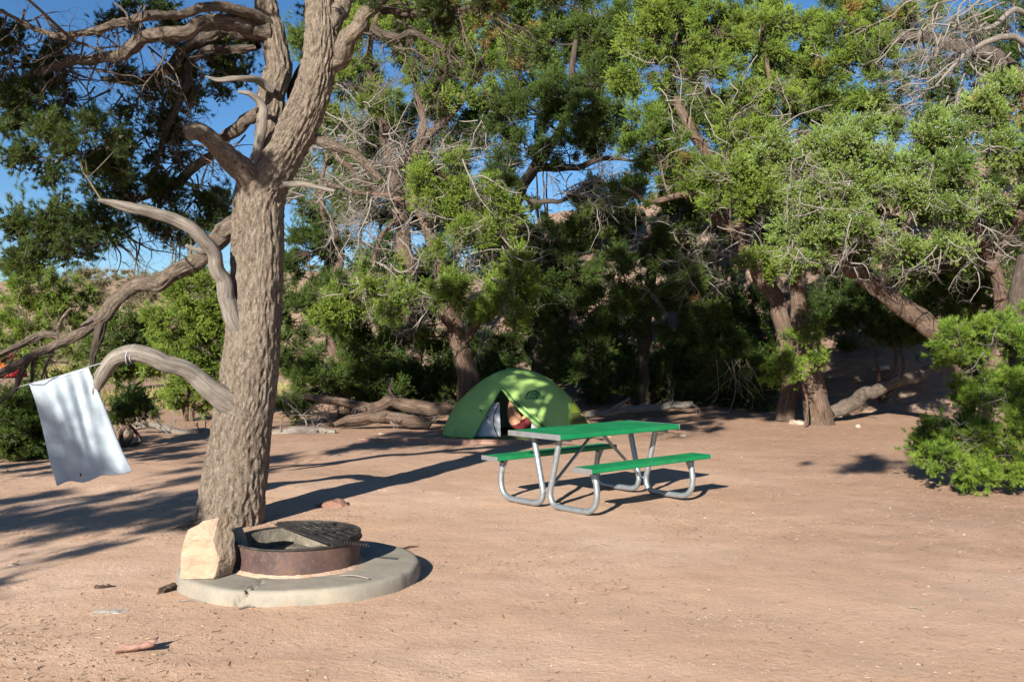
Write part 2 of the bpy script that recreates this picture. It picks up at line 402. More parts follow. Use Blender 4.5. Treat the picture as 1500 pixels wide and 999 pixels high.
def hill_h(x, y):
    q = np.stack([x, y, 0 * x], -1)
    h = 7.6 * sstep(20.5, 43, y + 2.5 * fbm(q * .13, 3, 90)) * sstep(-5, 3, x + 2.5 * fbm(q * .1 + 4, 2, 19)) + 2.0 * sstep(20.8, 25, y) * sstep(4, 9, x)
    h = h + .9 * fbm(q * .28, 4, 14) * sstep(20, 30, y)
    st = .55                                   # bedding ledges
    k = h / st; fr = k - np.floor(k); led = (np.floor(k) + sstep(.25, .95, fr)) * st
    w = sstep(.4, 2.0, h); return h * (1 - .75 * w) + led * .75 * w + .12 * fbm(q * 1.6, 3, 2) * w - .35
hx = np.arange(-8, 60, .22); hy = np.concatenate([np.arange(19.5, 50, .22), np.arange(50, 110, 1.5)])
X, Y = np.meshgrid(hx, hy); Z = hill_h(X, Y) - 9 * sstep(60, 105, Y) - .6 * sstep(20.3, 19.5, Y)
nx, ny = len(hx), len(hy); i = (np.arange(ny - 1)[:, None] * nx + np.arange(nx - 1)[None])
ha = Acc(); ha.add(np.stack([X, Y, Z], -1), np.stack([i, i + 1, i + nx + 1, i + nx], -1).reshape(-1, 4))
h_o = ha.build('hill', 'slickrock'); h_o['kind'] = 'structure'
def top_h(x, y):
    x, y = np.array([float(x)]), np.array([float(y)])
    return max(float(gh(x, y)[0]), float(hill_h(x, y)[0]) if -8 < x < 60 and 20 < y < 60 else -9)

# ------------------------------------------------------------------ foliage
def blades(acc, pos, dirs, n, Ln, W, spread, tint, brown=None, shoot=0.0, out=None):
    "n narrow leaf faces set like shingles round a short shoot at every tuft; out: the side of the clump the shoot grows on"
    N = len(pos); out = dirs if out is None else out
    e = rng.normal(size=(N, n, 3)); e = nrm(e - dirs[:, None] * (e * dirs[:, None]).sum(-1, keepdims=True))
    d = nrm(dirs[:, None] * .75 + e * spread + .25 * rng.normal(size=(N, n, 3)))
    ln = Ln * rng.uniform(.6, 1.25, (N, n, 1)); k = rng.random((N, n, 1))
    b0 = pos[:, None] + dirs[:, None] * (k - .4) * shoot * rng.uniform(.6, 1.2, (N, 1, 1)) + e * W * .5
    ref = e + .9 * out[:, None] + .3 * rng.normal(size=(N, n, 3))
    s = nrm(np.cross(ref, d)) * W * rng.uniform(.7, 1.3, (N, n, 1))
    v = np.stack([b0 - s * .5, b0 + d * ln, b0 + s * .5], 2)
    t = np.clip(tint[:, None] + rng.normal(size=(N, n)) * .10 + (k[..., 0] - .5) * .35, 0, 1)
    br = np.zeros((N, 1)) if brown is None else brown[:, None]
    tc = np.stack([t, br + 0 * t, 0 * t], -1)[:, :, None] + np.zeros((1, 1, 3, 1))
    k = N * n; acc.add(v.reshape(-1, 3), np.arange(k * 3).reshape(-1, 3), tc.reshape(-1, 3))

SPEC = {   # shoots per clump, leaves per shoot, leaf length, width, spread, clump radius, shoot length
    'juniper': dict(tufts=105, blades=40, L=.030, W=.0074, spread=.48, rc=.26, shoot=.12),
    'pinyon': dict(tufts=62, blades=34, L=.050, W=.0050, spread=.55, rc=.22, shoot=.06),
    'pinyon_far': dict(tufts=74, blades=28, L=.055, W=.0080, spread=.55, rc=.28, shoot=.09),
    'far': dict(tufts=110, blades=18, L=.060, W=.019, spread=.7, rc=.46, shoot=.22),
}
SPEC['pinyon_bush'] = dict(tufts=54, blades=44, L=.058, W=.0052, spread=.50, rc=.19, shoot=.06)
NVAR = 5; VAR = {}
def variants(sp):
    "five leafy clumps of a species, growing towards +Z; every crown sets copies of them on its twigs"
    if sp in VAR: return VAR[sp]
    S = SPEC[sp]; out = []
    for k in range(NVAR):
        a = Acc(); n = int(S['tufts'] * rng.uniform(.8, 1.15)); w = nrm(rdir(n) + np.array([0, 0, .5])); sd = k * 7.7
        lob = .60 + .75 * noise(w * 2.1 + sd, 5)[:, None] + .4 * noise(w * 4.6 + sd, 6)[:, None]; lob = np.clip(lob, .1, 1.35)
        pos = w * S['rc'] * lob * rng.uniform(.5, 1.12, (n, 1)) * np.array([1.1, 1.1, .95])
        dr = nrm(w + np.array([0, 0, .55]) + .35 * rng.normal(size=(n, 3)))
        blades(a, pos, dr, S['blades'], S['L'], S['W'], S['spread'], np.clip(.5 + rng.normal(size=n) * .10, 0, 1), None, S['shoot'], w)
        q = pos[::5] * rng.uniform(.7, 1.25, (len(pos[::5]), 1)); m = len(q); sv = nrm(np.cross(q, rdir(m))) * .004      # bare twigs inside the clump
        v = np.stack([-sv * 1.4 + 0 * q, sv * 1.4 + 0 * q, q + dr[::5] * S['shoot'] * .3], 1); a.add(v.reshape(-1, 3), np.arange(m * 3).reshape(-1, 3), np.tile([.5, 0, 1.], (m * 3, 1)))
        m = 80; c0 = rdir(m) * S['rc'] * .62 * rng.random((m, 1)) ** .5; e1, e2 = rdir(m) * S['rc'] * .14, rdir(m) * S['rc'] * .10     # dead brown sprays, added inside to block light and darken the gaps
        v = np.stack([c0 - e1, c0 + e1, c0 + e2 * 2], 1); a.add(v.reshape(-1, 3), np.arange(m * 3).reshape(-1, 3), np.tile([.15, 0, .7], (m * 3, 1)))
        out.append((np.concatenate(a.V), np.concatenate(a.T)))
    VAR[sp] = out; return out
def crown_nodes():
    g = bpy.data.node_groups.new('crown_clumps', 'GeometryNodeTree')
    g.interface.new_socket('Geometry', in_out='INPUT', socket_type='NodeSocketGeometry'); g.interface.new_socket('Geometry', in_out='OUTPUT', socket_type='NodeSocketGeometry')
    N, K = g.nodes, g.links.new
    gi, go = N.new('NodeGroupInput'), N.new('NodeGroupOutput')
    def attr(name, t):
        n = N.new('GeometryNodeInputNamedAttribute'); n.data_type = t; n.inputs['Name'].default_value = name; return n.outputs['Attribute']
    def eq(src, val):
        n = N.new('FunctionNodeCompare'); n.data_type = 'INT'; n.operation = 'EQUAL'; K(src, n.inputs[2]); n.inputs[3].default_value = val; return n.outputs['Result']
    def sep(sel):
        n = N.new('GeometryNodeSeparateGeometry'); n.domain = 'POINT'; K(gi.outputs[0], n.inputs['Geometry']); K(sel, n.inputs['Selection']); return n.outputs['Selection']
    vid, pick = attr('vid', 'INT'), attr('pick', 'INT'); rot, scl = attr('rot', 'FLOAT_VECTOR'), attr('scl', 'FLOAT')
    e2r = N.new('FunctionNodeEulerToRotation'); K(rot, e2r.inputs[0])
    pts = sep(eq(vid, -1)); jn = N.new('GeometryNodeJoinGeometry')
    for k in range(NVAR):
        ip = N.new('GeometryNodeInstanceOnPoints'); K(pts, ip.inputs['Points']); K(eq(pick, k), ip.inputs['Selection']); K(sep(eq(vid, k)), ip.inputs['Instance'])
        K(e2r.outputs[0], ip.inputs['Rotation']); K(scl, ip.inputs['Scale']); K(ip.outputs[0], jn.inputs[0])
    K(jn.outputs[0], go.inputs[0]); return g
CROWN = crown_nodes()
def build_crown(inst, sp, m_, parent, name='crown'):
    vs_ = variants(sp); o = root_loc(parent)
    V = [v for v, t in vs_]; T = [t for v, t in vs_]; n = [len(v) for v in V]; nv = sum(n); m = len(inst)
    V = np.concatenate(V + [np.array([q[0] for q in inst]) - o]); me = bpy.data.meshes.new(name)
    me.vertices.add(nv + m); me.vertices.foreach_set('co', V.astype(np.float32).ravel())
    me.loops.add(nv); me.loops.foreach_set('vertex_index', np.arange(nv, dtype=np.int32)); me.polygons.add(nv // 3); me.polygons.foreach_set('loop_start', np.arange(0, nv, 3, dtype=np.int32))
    def at(nm, t, f, arr): q = me.attributes.new(nm, t, 'POINT'); q.data.foreach_set(f, np.ascontiguousarray(arr).ravel())
    z = np.zeros
    at('tc', 'FLOAT_VECTOR', 'vector', np.concatenate(T + [z((m, 3))]).astype(np.float32))
    at('vid', 'INT', 'value', np.concatenate([np.repeat(np.arange(NVAR), n), np.full(m, -1)]).astype(np.int32))
    at('pick', 'INT', 'value', np.concatenate([np.full(nv, -1), rng.integers(0, NVAR, m)]).astype(np.int32))
    at('rot', 'FLOAT_VECTOR', 'vector', np.concatenate([z((nv, 3)), np.array([q[1] for q in inst])]).astype(np.float32))
    at('scl', 'FLOAT', 'value', np.concatenate([z(nv), np.array([q[2] for q in inst])]).astype(np.float32))
    at('tint', 'FLOAT_VECTOR', 'vector', np.concatenate([z((nv, 3)), np.array([(q[3], q[4], 0) for q in inst])]).astype(np.float32))
    me.update(calc_edges=True); ob = bpy.data.objects.new(name, me); COL.objects.link(ob); me.materials.append(MAT[m_]); ob.parent = parent
    ob.modifiers.new('clumps', 'NODES').node_group = CROWN; ob['kind'] = 'stuff'; return ob
MULT = 1.0; SLIM = 1.0
class Tree:
    def __init__(self, name, label, base, species, leafmat, barkmat, group=None, cat='tree'):
        self.root = thing(name, label, cat, base, group)
        self.sp = SPEC[species]; self.lm = leafmat; self.bm = barkmat
        self.inst = []; self.twigs = Acc(); self.dead = Acc(); self.nodes = []; self.species = species; self.slim = SLIM; self.berries = []
    def limb(self, pts, rad, name='limb', sides=10, step=.12, amp=.14, seed=None, mat_=None, fur=0, nodes=True, kink=1.0):
        if self.slim != 1: rad = np.asarray(rad) * self.slim
        a = Acc(); s = seed if seed is not None else int(rng.integers(1, 900))
        p, r = tube(a, pts, rad, sides, step, amp * min(1, .09 / max(rad)) ** .5, 4, s, True, fur, kink * min(1, .08 / max(rad)))
        if nodes: self.nodes += [(p[k], r[k]) for k in range(max(1, len(p) // 6), len(p), 2)]
        return a.build(name, mat_ or self.bm, self.root)
    def cluster(self, C, rad, n, tint=.5, brown=.01, dens=1.0, rc=None, link=True):
        C = np.asarray(C, float); rad = np.asarray(rad, float); sp = self.sp
        if link and self.nodes:
            Np = np.array([q[0] for q in self.nodes]); Nr = np.array([q[1] for q in self.nodes])
            d = np.linalg.norm(Np - C, axis=1) + .7 * np.maximum(0, Np[:, 2] - C[2]) - .8 * np.minimum(Nr, .1)
            k = int(np.argmin(d)); n0, r0 = Np[k], Nr[k]
        else: n0, r0 = C - np.array([0, 0, rad[2]]), .04
        dist = np.linalg.norm(C - n0)
        m1 = n0 * .6 + C * .4 + rng.normal(size=3) * .10 * dist + np.array([0, 0, .05 * dist])
        m2 = n0 * .25 + C * .75 + rng.normal(size=3) * .09 * dist
        ra = min(.55 * r0, .014 + .016 * dist)
        path, pr = tube(self.twigs, [n0, m1, m2, C], [ra, ra * .75, ra * .5, ra * .28], 6, .15, .15, 6, int(rng.integers(1, 99)))
        self.nodes += [(path[j], pr[j]) for j in range(2, len(path), 2)]
        for j in range(int(round(n * MULT * dens))):
            u = rdir() * rng.uniform(.25, 1) ** .45
            c = C + u * rad
            r = (rc or sp['rc']) * rng.uniform(.42, 1.2)
            a = path[int(len(path) * rng.uniform(.35, .999))]
            mid = (a + c) / 2 + rng.normal(size=3) * .09 * np.linalg.norm(c - a)
            tube(self.twigs, [a, mid, c], [ra * .30 + .003, ra * .2 + .003, .003], 4, .22, 0, cap=False)
            ax = Vector(nrm(nrm(u * rad) * .8 + np.array([0, 0, .55]) + .25 * rng.normal(size=3)))
            eu = (ax.to_track_quat('Z', 'Y').to_matrix() @ Matrix.Rotation(rng.uniform(0, 6.283), 3, 'Z')).to_euler()
            self.inst.append((c, tuple(eu), r / sp['rc'], tint - .5 + rng.normal() * .13, .8 * rng.uniform(.4, 1) if rng.random() < brown else 0.0))
    def deadspray(self, start, d, ln, r, lev=3, kids=5, droop=-.1, wig=.25):
        d = nrm(d); pts = [np.asarray(start, float)]; n = 5
        for k in range(n):
            d = nrm(d + rng.normal(size=3) * wig + np.array([0, 0, droop])); pts.append(pts[-1] + d * ln / n)
        rr = np.linspace(r, r * .35, n + 1)
        tube(self.dead, pts, rr, 5 if lev > 1 else 3, ln / 9 if lev > 1 else None, 0, cap=False)
        if lev > 0:
            for k in range(kids):
                i = int(rng.integers(1, n + 1)); dd = nrm(nrm(pts[i] - pts[i - 1]) + rng.normal(size=3) * .75)
                self.deadspray(pts[i], dd, ln * rng.uniform(.35, .65), rr[i] * .6, lev - 1, kids, droop, wig)
    def finish(self):
        if self.twigs.n: self.twigs.build('branches', self.bm, self.root)['kind'] = 'stuff'
        if self.dead.n: self.dead.build('dead_twigs', getattr(self, 'dead_mat', 'dead_twig'), self.root)['kind'] = 'stuff'
        if self.inst: build_crown(self.inst, self.species, self.lm, self.root)
        return self.root
def PX(path): return [P(*q) for q in path]
def CL(t, lst, **k):
    "foliage clumps given as px, py, distance, half width px, half height px, half depth m, number of sprays"
    for (px, py, d, rx, ry, rd, n, *o) in lst:
        t.cluster(P(px, py, d), (rx / FPX * d, rd, ry / FPX * d), n, **{**k, **(o[0] if o else {})})

# ================================================================== the big pinyon beside the fire ring
D = 9.16
t = Tree('pinyon_tree', 'large pinyon tree with thick scaly trunk rising behind the fire ring', (-2.60, D, 0), 'pinyon', 'pinyon_green', 'bark_pinyon')
big = t
a = Acc()
tr = [(333, 800, D, .345), (335, 775, D, .318), (341, 730, D, .298), (352, 650, D, .274), (364, 560, D, .254), (373, 470, D, .240), (377, 390, D, .232), (378, 320, D, .226), (384, 280, D, .218),
      (402, 245, D - .03, .200), (428, 205, D - .06, .178), (450, 160, D - .1, .165), (464, 112, D - .12, .155), (470, 60, D - .1, .140), (468, 0, D, .125), (462, -70, D + .1, .105), (470, -160, D + .2, .08), (485, -260, D + .2, .05)]
pts = [P(*q[:3]) for q in tr]; p_, r_ = tube(a, pts, [q[3] for q in tr], 150, .018, .06, 3, 11, True, .020)
t.nodes += [(p_[k], r_[k]) for k in range(int(len(p_) * .45), len(p_), 6)]
a.build('trunk', 'bark_pinyon', t.root)
def L1(pts, rad, name='limb', **k):
    k = {**dict(sides=40, step=.028, amp=.20, fur=.012, kink=1.2), **k}
    rad = np.array(rad, float); rad[0] *= 1.45 if name == 'bare_branch' else 1.0; rad[1] *= 1.1
    return t.limb([P(*q) for q in pts], rad if 'bare' in name else np.maximum(np.array(rad) * .84 - .003, .006), name, **k)
# the second stem, left of the fork
L1([(372, 330, D + .05), (380, 270, D + .12), (395, 215, D + .15), (404, 160, D + .15), (405, 105, D + .15), (402, 55, D + .15), (386, 10, D + .2), (366, -50, D + .2), (350, -140, D + .1), (330, -240, D)],
   [.16, .17, .16, .15, .145, .135, .12, .10, .07, .04], 'stem', sides=80, fur=.02)
# fork to the right
L1([(470, 112, D - .1), (492, 78, D - .15), (522, 46, D - .2), (560, 2, D - .3), (610, -60, D - .4), (690, -130, D - .5)], [.09, .10, .085, .075, .06, .04])
L1([(474, 60, D - .1), (500, 20, D), (520, -40, D + .2), (560, -110, D + .4), (610, -180, D + .5)], [.10, .10, .085, .06, .04])
L1([(430, 210, D + .2), (448, 110, D + .45), (480, 30, D + .6), (505, -50, D + .8), (560, -150, D + 1.1)], [.09, .095, .085, .07, .04], mat_='bark_dark')
# two long limbs to the left at the top
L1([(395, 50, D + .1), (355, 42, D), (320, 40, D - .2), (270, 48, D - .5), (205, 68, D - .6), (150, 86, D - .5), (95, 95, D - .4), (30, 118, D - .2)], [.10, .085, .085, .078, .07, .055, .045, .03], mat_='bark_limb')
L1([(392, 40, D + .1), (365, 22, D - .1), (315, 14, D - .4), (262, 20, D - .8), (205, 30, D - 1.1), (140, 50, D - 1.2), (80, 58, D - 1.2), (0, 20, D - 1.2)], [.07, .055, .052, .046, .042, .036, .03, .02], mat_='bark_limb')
L1([(404, 64, D + .16), (330, 45, D + .5), (285, 70, D + .7), (250, 105, D + .8), (205, 125, D + .9), (150, 120, D + 1.0)], [.09, .08, .075, .06, .045, .025], mat_='bark_dark')
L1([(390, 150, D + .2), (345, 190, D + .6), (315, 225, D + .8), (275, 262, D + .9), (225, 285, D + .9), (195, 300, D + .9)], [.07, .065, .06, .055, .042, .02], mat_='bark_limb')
L1([(378, 70, D + .3), (285, 90, D + .6), (268, 150, D + .6), (245, 200, D + .6), (232, 245, D + .6), (220, 270, D + .6)], [.05, .045, .04, .035, .026, .012], mat_='bark_dark')
# broken stubs
L1([(372, 275, D - .02), (352, 250, D - .22), (322, 222, D - .42), (296, 199, D - .55), (277, 198, D - .62)], [.15, .125, .105, .095, .085], 'broken_stub')
L1([(374, 245, D - .15), (384, 190, D - .24), (382, 160, D - .28), (368, 145, D - .33), (350, 139, D - .36)], [.045, .05, .045, .034, .02], 'broken_stub', mat_='dead_wood', fur=.003)
L1([(400, 135, D - .05), (378, 122, D - .2), (350, 118, D - .35), (320, 121, D - .4), (300, 116, D - .45)], [.05, .04, .032, .026, .010], 'broken_stub', mat_='dead_wood', fur=.003)
L1([(405, 278, D - .1), (440, 275, D - .15), (470, 281, D - .2), (491, 286, D - .2)], [.04, .03, .028, .022], 'broken_stub', mat_='dead_wood', fur=.003)
# the bare curved branch reaching left
L1([(366, 510, D - .06), (347, 462, D - .17), (330, 420, D - .25), (318, 390, D - .34), (298, 356, D - .45), (268, 330, D - .55), (225, 314, D - .65), (182, 307, D - .75), (143, 299, D - .82)], [.06, .07, .066, .060, .057, .053, .048, .042, .012], 'bare_branch', mat_='dead_wood', fur=.004)
L1([(306, 374, D - .35), (292, 370, D - .42), (272, 362, D - .48)], [.035, .032, .024], 'broken_stub', mat_='dead_wood', fur=.003)
# the long winding lower limb
L1([(362, 330, D + .1), (325, 348, D + .25), (290, 378, D + .35), (262, 404, D + .4), (235, 424, D + .4), (196, 428, D + .4), (165, 446, D + .4), (148, 474, D + .4), (122, 490, D + .4), (88, 503, D + .35), (50, 524, D + .25), (-5, 552, D + .1), (-60, 585, D)],
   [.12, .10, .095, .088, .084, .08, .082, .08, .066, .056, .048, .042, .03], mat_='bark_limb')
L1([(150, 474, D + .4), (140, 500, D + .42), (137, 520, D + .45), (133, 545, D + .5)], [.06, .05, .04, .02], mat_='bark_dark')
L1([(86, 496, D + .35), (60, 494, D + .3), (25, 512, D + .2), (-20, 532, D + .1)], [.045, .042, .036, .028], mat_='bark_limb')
L1([(78, 508, D + .35), (72, 530, D + .3), (62, 558, D + .3)], [.026, .020, .012])
L1([(42, 528, D + .25), (30, 552, D + .2), (20, 576, D + .2), (-10, 600, D + .2)], [.034, .03, .024, .014], mat_='bark_dark')
L1([(48, 530, D + .3), (46, 560, D + .35), (44, 580, D + .4)], [.02, .016, .01], mat_='bark_dark')
L1([(84, 490, D + .35), (92, 470, D + .2), (104, 455, D + .1)], [.024, .018, .009])
# lowest limb, grey and bent, the sheet's line is tied to it
low = [(340, 596, D - .15), (312, 575, D - .28), (280, 552, D - .36), (250, 536, D - .42), (222, 523, D - .46), (198, 522, D - .5), (178, 530, D - .52), (160, 543, D - .52), (146, 560, D - .5), (138, 580, D - .46)]
L1(low, [.09, .085, .080, .077, .075, .074, .070, .064, .056, .02], 'bare_branch', mat_='dead_wood', fur=.005)
# right side
L1([(450, 205, D - .05), (485, 216, D), (515, 228, D + .1), (540, 248, D + .2), (556, 266, D + .25)], [.065, .055, .05, .045, .03])
L1([(548, 45, D - .3), (580, 60, D - .5), (605, 52, D - .7), (650, 75, D - .8), (668, 110, D - .9)], [.05, .035, .03, .024, .012], mat_='bark_dark')
L1([(560, 20, D - .2), (620, 22, D - .4), (680, 18, D - .5), (720, -10, D - .6)], [.05, .04, .03, .02], mat_='bark_dark')
# root flare
for q in ([(315, 752, D - .08), (288, 772, D - .2), (262, 780, D - .3), (240, 786, D - .34)], [(325, 765, D - .15), (308, 784, D - .3), (292, 794, D - .36)]):
    t.limb([P(*k) for k in q], np.linspace(.09, .022, len(q)), 'root', 24, .04, .15, fur=.008, nodes=False)
# needles in view at the upper left
CL(t, [(50, 150, 9.0, 60, 45, .4, 9), (120, 215, 8.9, 75, 40, .4, 13), (60, 235, 8.8, 40, 22, .3, 5), (165, 250, 9.1, 35, 30, .3, 5), (110, 110, 9.3, 80, 40, .5, 8), (20, 80, 9.0, 50, 40, .5, 6),
       (215, 195, 10.0, 40, 40, .5, 8), (255, 235, 10.0, 45, 50, .5, 7), (275, 140, 10.3, 50, 45, .5, 9), (300, 65, 10.3, 60, 40, .5, 8), (200, 40, 9.6, 80, 35, .5, 8),
       (165, 275, 10.0, 40, 26, .4, 7), (235, 305, 10.1, 50, 34, .5, 8), (300, 300, 10.1, 30, 42, .4, 6), (280, 345, 10.0, 26, 26, .3, 4), (170, 330, 9.8, 40, 20, .4, 5),
       (90, 322, 9.7, 30, 24, .3, 6, dict(tint=.75)), (60, 350, 9.7, 38, 26, .4, 8, dict(tint=.85)), (45, 385, 9.7, 28, 22, .3, 4, dict(tint=.8)), (110, 350, 9.7, 36, 26, .3, 5),
       (460, 20, 9.8, 40, 30, .4, 4), (600, 20, 8.8, 70, 40, .5, 6), (690, 10, 8.6, 60, 30, .5, 5), (350, 110, 10.2, 30, 50, .4, 5)], tint=.45, brown=.004, dens=1.15)
# the rest of the crown, above the picture, shades what lies behind
for (c, r, n) in [((-4.9, 8.2, 5.3), (1.0, 1.0, .45), 18), ((-3.9, 7.4, 5.5), (1.0, 1.0, .5), 16), ((-2.6, 8.2, 6.0), (1.0, 1.0, .5), 16), ((-3.6, 10.0, 5.9), (1.1, 1.0, .5), 16), ((-1.3, 7.8, 5.7), (.9, 1.0, .5), 15),
                  ((-.2, 8.4, 5.9), (1.0, .9, .55), 18), ((.8, 8.9, 5.7), (.8, .9, .55), 16), ((-.6, 9.8, 6.4), (1.0, 1.0, .6), 20), ((.6, 10.2, 6.3), (.9, .8, .6), 16), ((-2.0, 9.4, 7.2), (1.1, 1.0, .6), 22),
                  ((-3.65, 6.5, 4.35), (.5, .4, .16), 6), ((-4.8, 6.8, 4.95), (.7, .6, .35), 13), ((-5.6, 7.2, 4.9), (.7, .6, .35), 14), ((-5.0, 9.3, 5.7), (.9, .9, .35), 14), ((-5.4, 6.0, 5.6), (.8, .6, .35), 13),
                  ((-1.0, 9.2, 7.7), (1.0, .9, .6), 20), ((-1.6, 8.9, 8.6), (.8, .8, .55), 16), ((-3.6, 9.2, 9.4), (.8, .8, .5), 13), ((-2.7, 9.3, 10.2), (.8, .8, .5), 13), ((-3.7, 9.0, 10.6), (.7, .7, .5), 11), ((-3.1, 9.2, 11.5), (.6, .6, .5), 9), ((-2.0, 9.4, 9.5), (.7, .7, .45), 11), ((-3.0, 9.0, 6.9), (.9, .9, .5), 12), ((.2, 9.4, 7.2), (.8, .8, .5), 16)]:
    t.cluster(c, r, n, tint=.5, dens=1.9 if c[1] > 7.5 else 1.25, rc=.30)
# bare hanging twigs
for (px, py, d, n, ln) in [(120, 92, 8.6, 7, .7), (210, 70, 8.7, 8, .8), (260, 100, 9.6, 7, .8), (60, 110, 9.0, 6, .6), (160, 130, 9.5, 6, .7), (240, 210, 9.7, 6, .6), (300, 235, 9.9, 6, .6), (230, 290, 10.0, 8, .7), (180, 300, 10.0, 7, .6),
                           (280, 270, 10.0, 6, .6), (330, 200, 9.8, 5, .5), (640, 70, 8.3, 6, .7), (600, 60, 8.5, 7, .7), (560, 40, 8.9, 6, .6), (700, 20, 8.5, 7, .7), (200, 20, 8.0, 6, .6), (90, 60, 7.9, 6, .6), (30, 30, 8.0, 6, .6), (200, 345, 10.0, 8, .7), (255, 350, 10.0, 6, .6), (150, 350, 9.9, 5, .5)]:
    for k in range(n):
        p0 = P(px + rng.uniform(-35, 35), py + rng.uniform(-12, 12), d)
        t.deadspray(p0, np.array([rng.normal() * .8, rng.normal() * .4, -.6]), ln * rng.uniform(.5, 1), .010, 2, 4, -.05, .3)
for k in range(10): t.deadspray(P(60 + rng.uniform(-30, 40), 500 + rng.uniform(-25, 30), D + .3), np.array([rng.normal(), .2 * rng.normal(), .5 * rng.normal()]), .45, .008, 2, 3, -.02, .3)
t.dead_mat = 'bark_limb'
t.finish()

# ================================================================== the junipers and pinyons behind the camp
def ground_at(px, py, d):
    p = P(px, py, d); p[2] = top_h(p[0], p[1]); return p

MULT = 1.9; SLIM = .72
# shrubby junipers on the left, behind the trunk
def shrub(name, label, px, py_base, d, clumps, leafm='juniper_green', species='juniper', tint=.55, dens=1.0, group=None, cat='shrub', brown=.004, rc=None):
    b_ = ground_at(px, py_base, d); s = Tree(name, label, b_, species, leafm, 'bark_juniper', group, cat)
    topy = min(c[1] for c in clumps)
    for k in range(3):
        e = P(px + rng.uniform(-25, 25), py_base * .45 + topy * .55, d)
        s.limb([b_ - [0, 0, .05] + rng.normal(size=3) * [.06, .06, 0], (b_ + e) / 2 + rng.normal(size=3) * .15, e], [.07, .05, .02], 'trunk', 8, .15)
    CL(s, clumps, tint=tint, dens=dens, brown=brown, rc=rc); return s
s = shrub('juniper_shrub', 'bright rounded juniper shrub framed by the bent grey lower branch of the big pinyon', 275, 612, 20.5,
      [(285, 430, 20.5, 40, 40, .7, 16), (260, 480, 20.3, 48, 40, .8, 20), (300, 500, 20.5, 40, 50, .8, 18), (255, 545, 20.2, 42, 38, .8, 17), (290, 580, 20.3, 40, 30, .7, 13), (320, 450, 20.8, 30, 50, .7, 10), (315, 560, 20.6, 26, 40, .6, 9)], tint=.72)
s.finish()
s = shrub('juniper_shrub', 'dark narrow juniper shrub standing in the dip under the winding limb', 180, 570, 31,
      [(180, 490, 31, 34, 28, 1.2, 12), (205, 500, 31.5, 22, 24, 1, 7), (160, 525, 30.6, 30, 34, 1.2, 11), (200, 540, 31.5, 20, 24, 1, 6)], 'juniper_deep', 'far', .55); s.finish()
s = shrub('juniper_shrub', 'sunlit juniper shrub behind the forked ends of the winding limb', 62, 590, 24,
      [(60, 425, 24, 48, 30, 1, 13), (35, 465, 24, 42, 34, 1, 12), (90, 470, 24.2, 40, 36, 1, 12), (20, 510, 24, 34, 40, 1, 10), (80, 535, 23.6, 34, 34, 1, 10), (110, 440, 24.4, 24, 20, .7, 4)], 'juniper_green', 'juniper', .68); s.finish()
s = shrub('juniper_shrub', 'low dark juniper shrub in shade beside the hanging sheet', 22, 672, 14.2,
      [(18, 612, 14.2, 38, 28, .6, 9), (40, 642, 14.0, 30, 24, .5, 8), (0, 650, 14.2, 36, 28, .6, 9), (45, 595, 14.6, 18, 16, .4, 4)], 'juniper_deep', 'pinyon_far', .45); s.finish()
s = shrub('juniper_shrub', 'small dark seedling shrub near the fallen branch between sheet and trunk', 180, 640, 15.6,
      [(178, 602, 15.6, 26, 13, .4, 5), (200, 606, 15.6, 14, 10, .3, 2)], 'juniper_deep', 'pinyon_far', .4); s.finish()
s = shrub('juniper_shrub', 'small round far juniper on the skyline of the mesa', 45, 420, 70,
      [(48, 388, 70, 16, 16, 1, 4), (10, 396, 72, 10, 8, 1, 2)], 'juniper_deep', 'far', .5, rc=.5); s.finish()

# juniper just right of the big trunk, green low, dead twigs above
b_ = ground_at(505, 600, 20.5)
t = Tree('juniper_tree', 'juniper with dead grey twigs above and bright green sprays down to the ground', b_, 'juniper', 'juniper_deep', 'bark_juniper')
t.limb([b_ - [0, 0, .1], P(500, 560, 20.6), P(480, 470, 20.8), P(500, 380, 20.7), P(470, 300, 20.8), P(480, 230, 21)], [.2, .17, .15, .12, .08, .04], 'trunk', 12)
t.limb([P(495, 480, 20.6), P(540, 420, 20.4), P(560, 350, 20.2), P(600, 300, 20)], [.09, .08, .06, .03])
CL(t, [(445, 380, 20.4, 40, 40, .7, 13, dict(tint=.4)), (480, 350, 20.7, 30, 30, .6, 9, dict(tint=.3)), (440, 450, 20.3, 34, 40, .7, 13, dict(tint=.55)), (490, 450, 20.0, 40, 45, .7, 15, dict(tint=.45)), (430, 520, 20.2, 30, 36, .7, 11, dict(tint=.7)),
       (470, 560, 19.8, 46, 32, .7, 14, dict(tint=.75)), (430, 590, 19.6, 32, 22, .6, 8, dict(tint=.85)), (530, 520, 20.4, 46, 36, .8, 14), (560, 570, 20.6, 46, 26, .8, 11), (450, 215, 21.5, 30, 20, .5, 4, dict(tint=.85)), (440, 300, 21.2, 30, 25, .5, 4, dict(tint=.85))], tint=.5)
for k in range(70):
    p0 = P(rng.uniform(440, 600), rng.uniform(200, 360), 19.8 + rng.normal() * .4)
    t.deadspray(p0, np.array([rng.normal(), rng.normal() * .5, .4 * rng.normal()]), rng.uniform(.7, 1.4), .016, 2, 5, -.03, .35)
for k in range(8): t.deadspray(P(440 + rng.uniform(-25, 40), 612, 18.8), np.array([rng.normal(), -.4, .6]), .7, .012, 2, 4, 0, .3)
t.finish()

MULT = 1.35
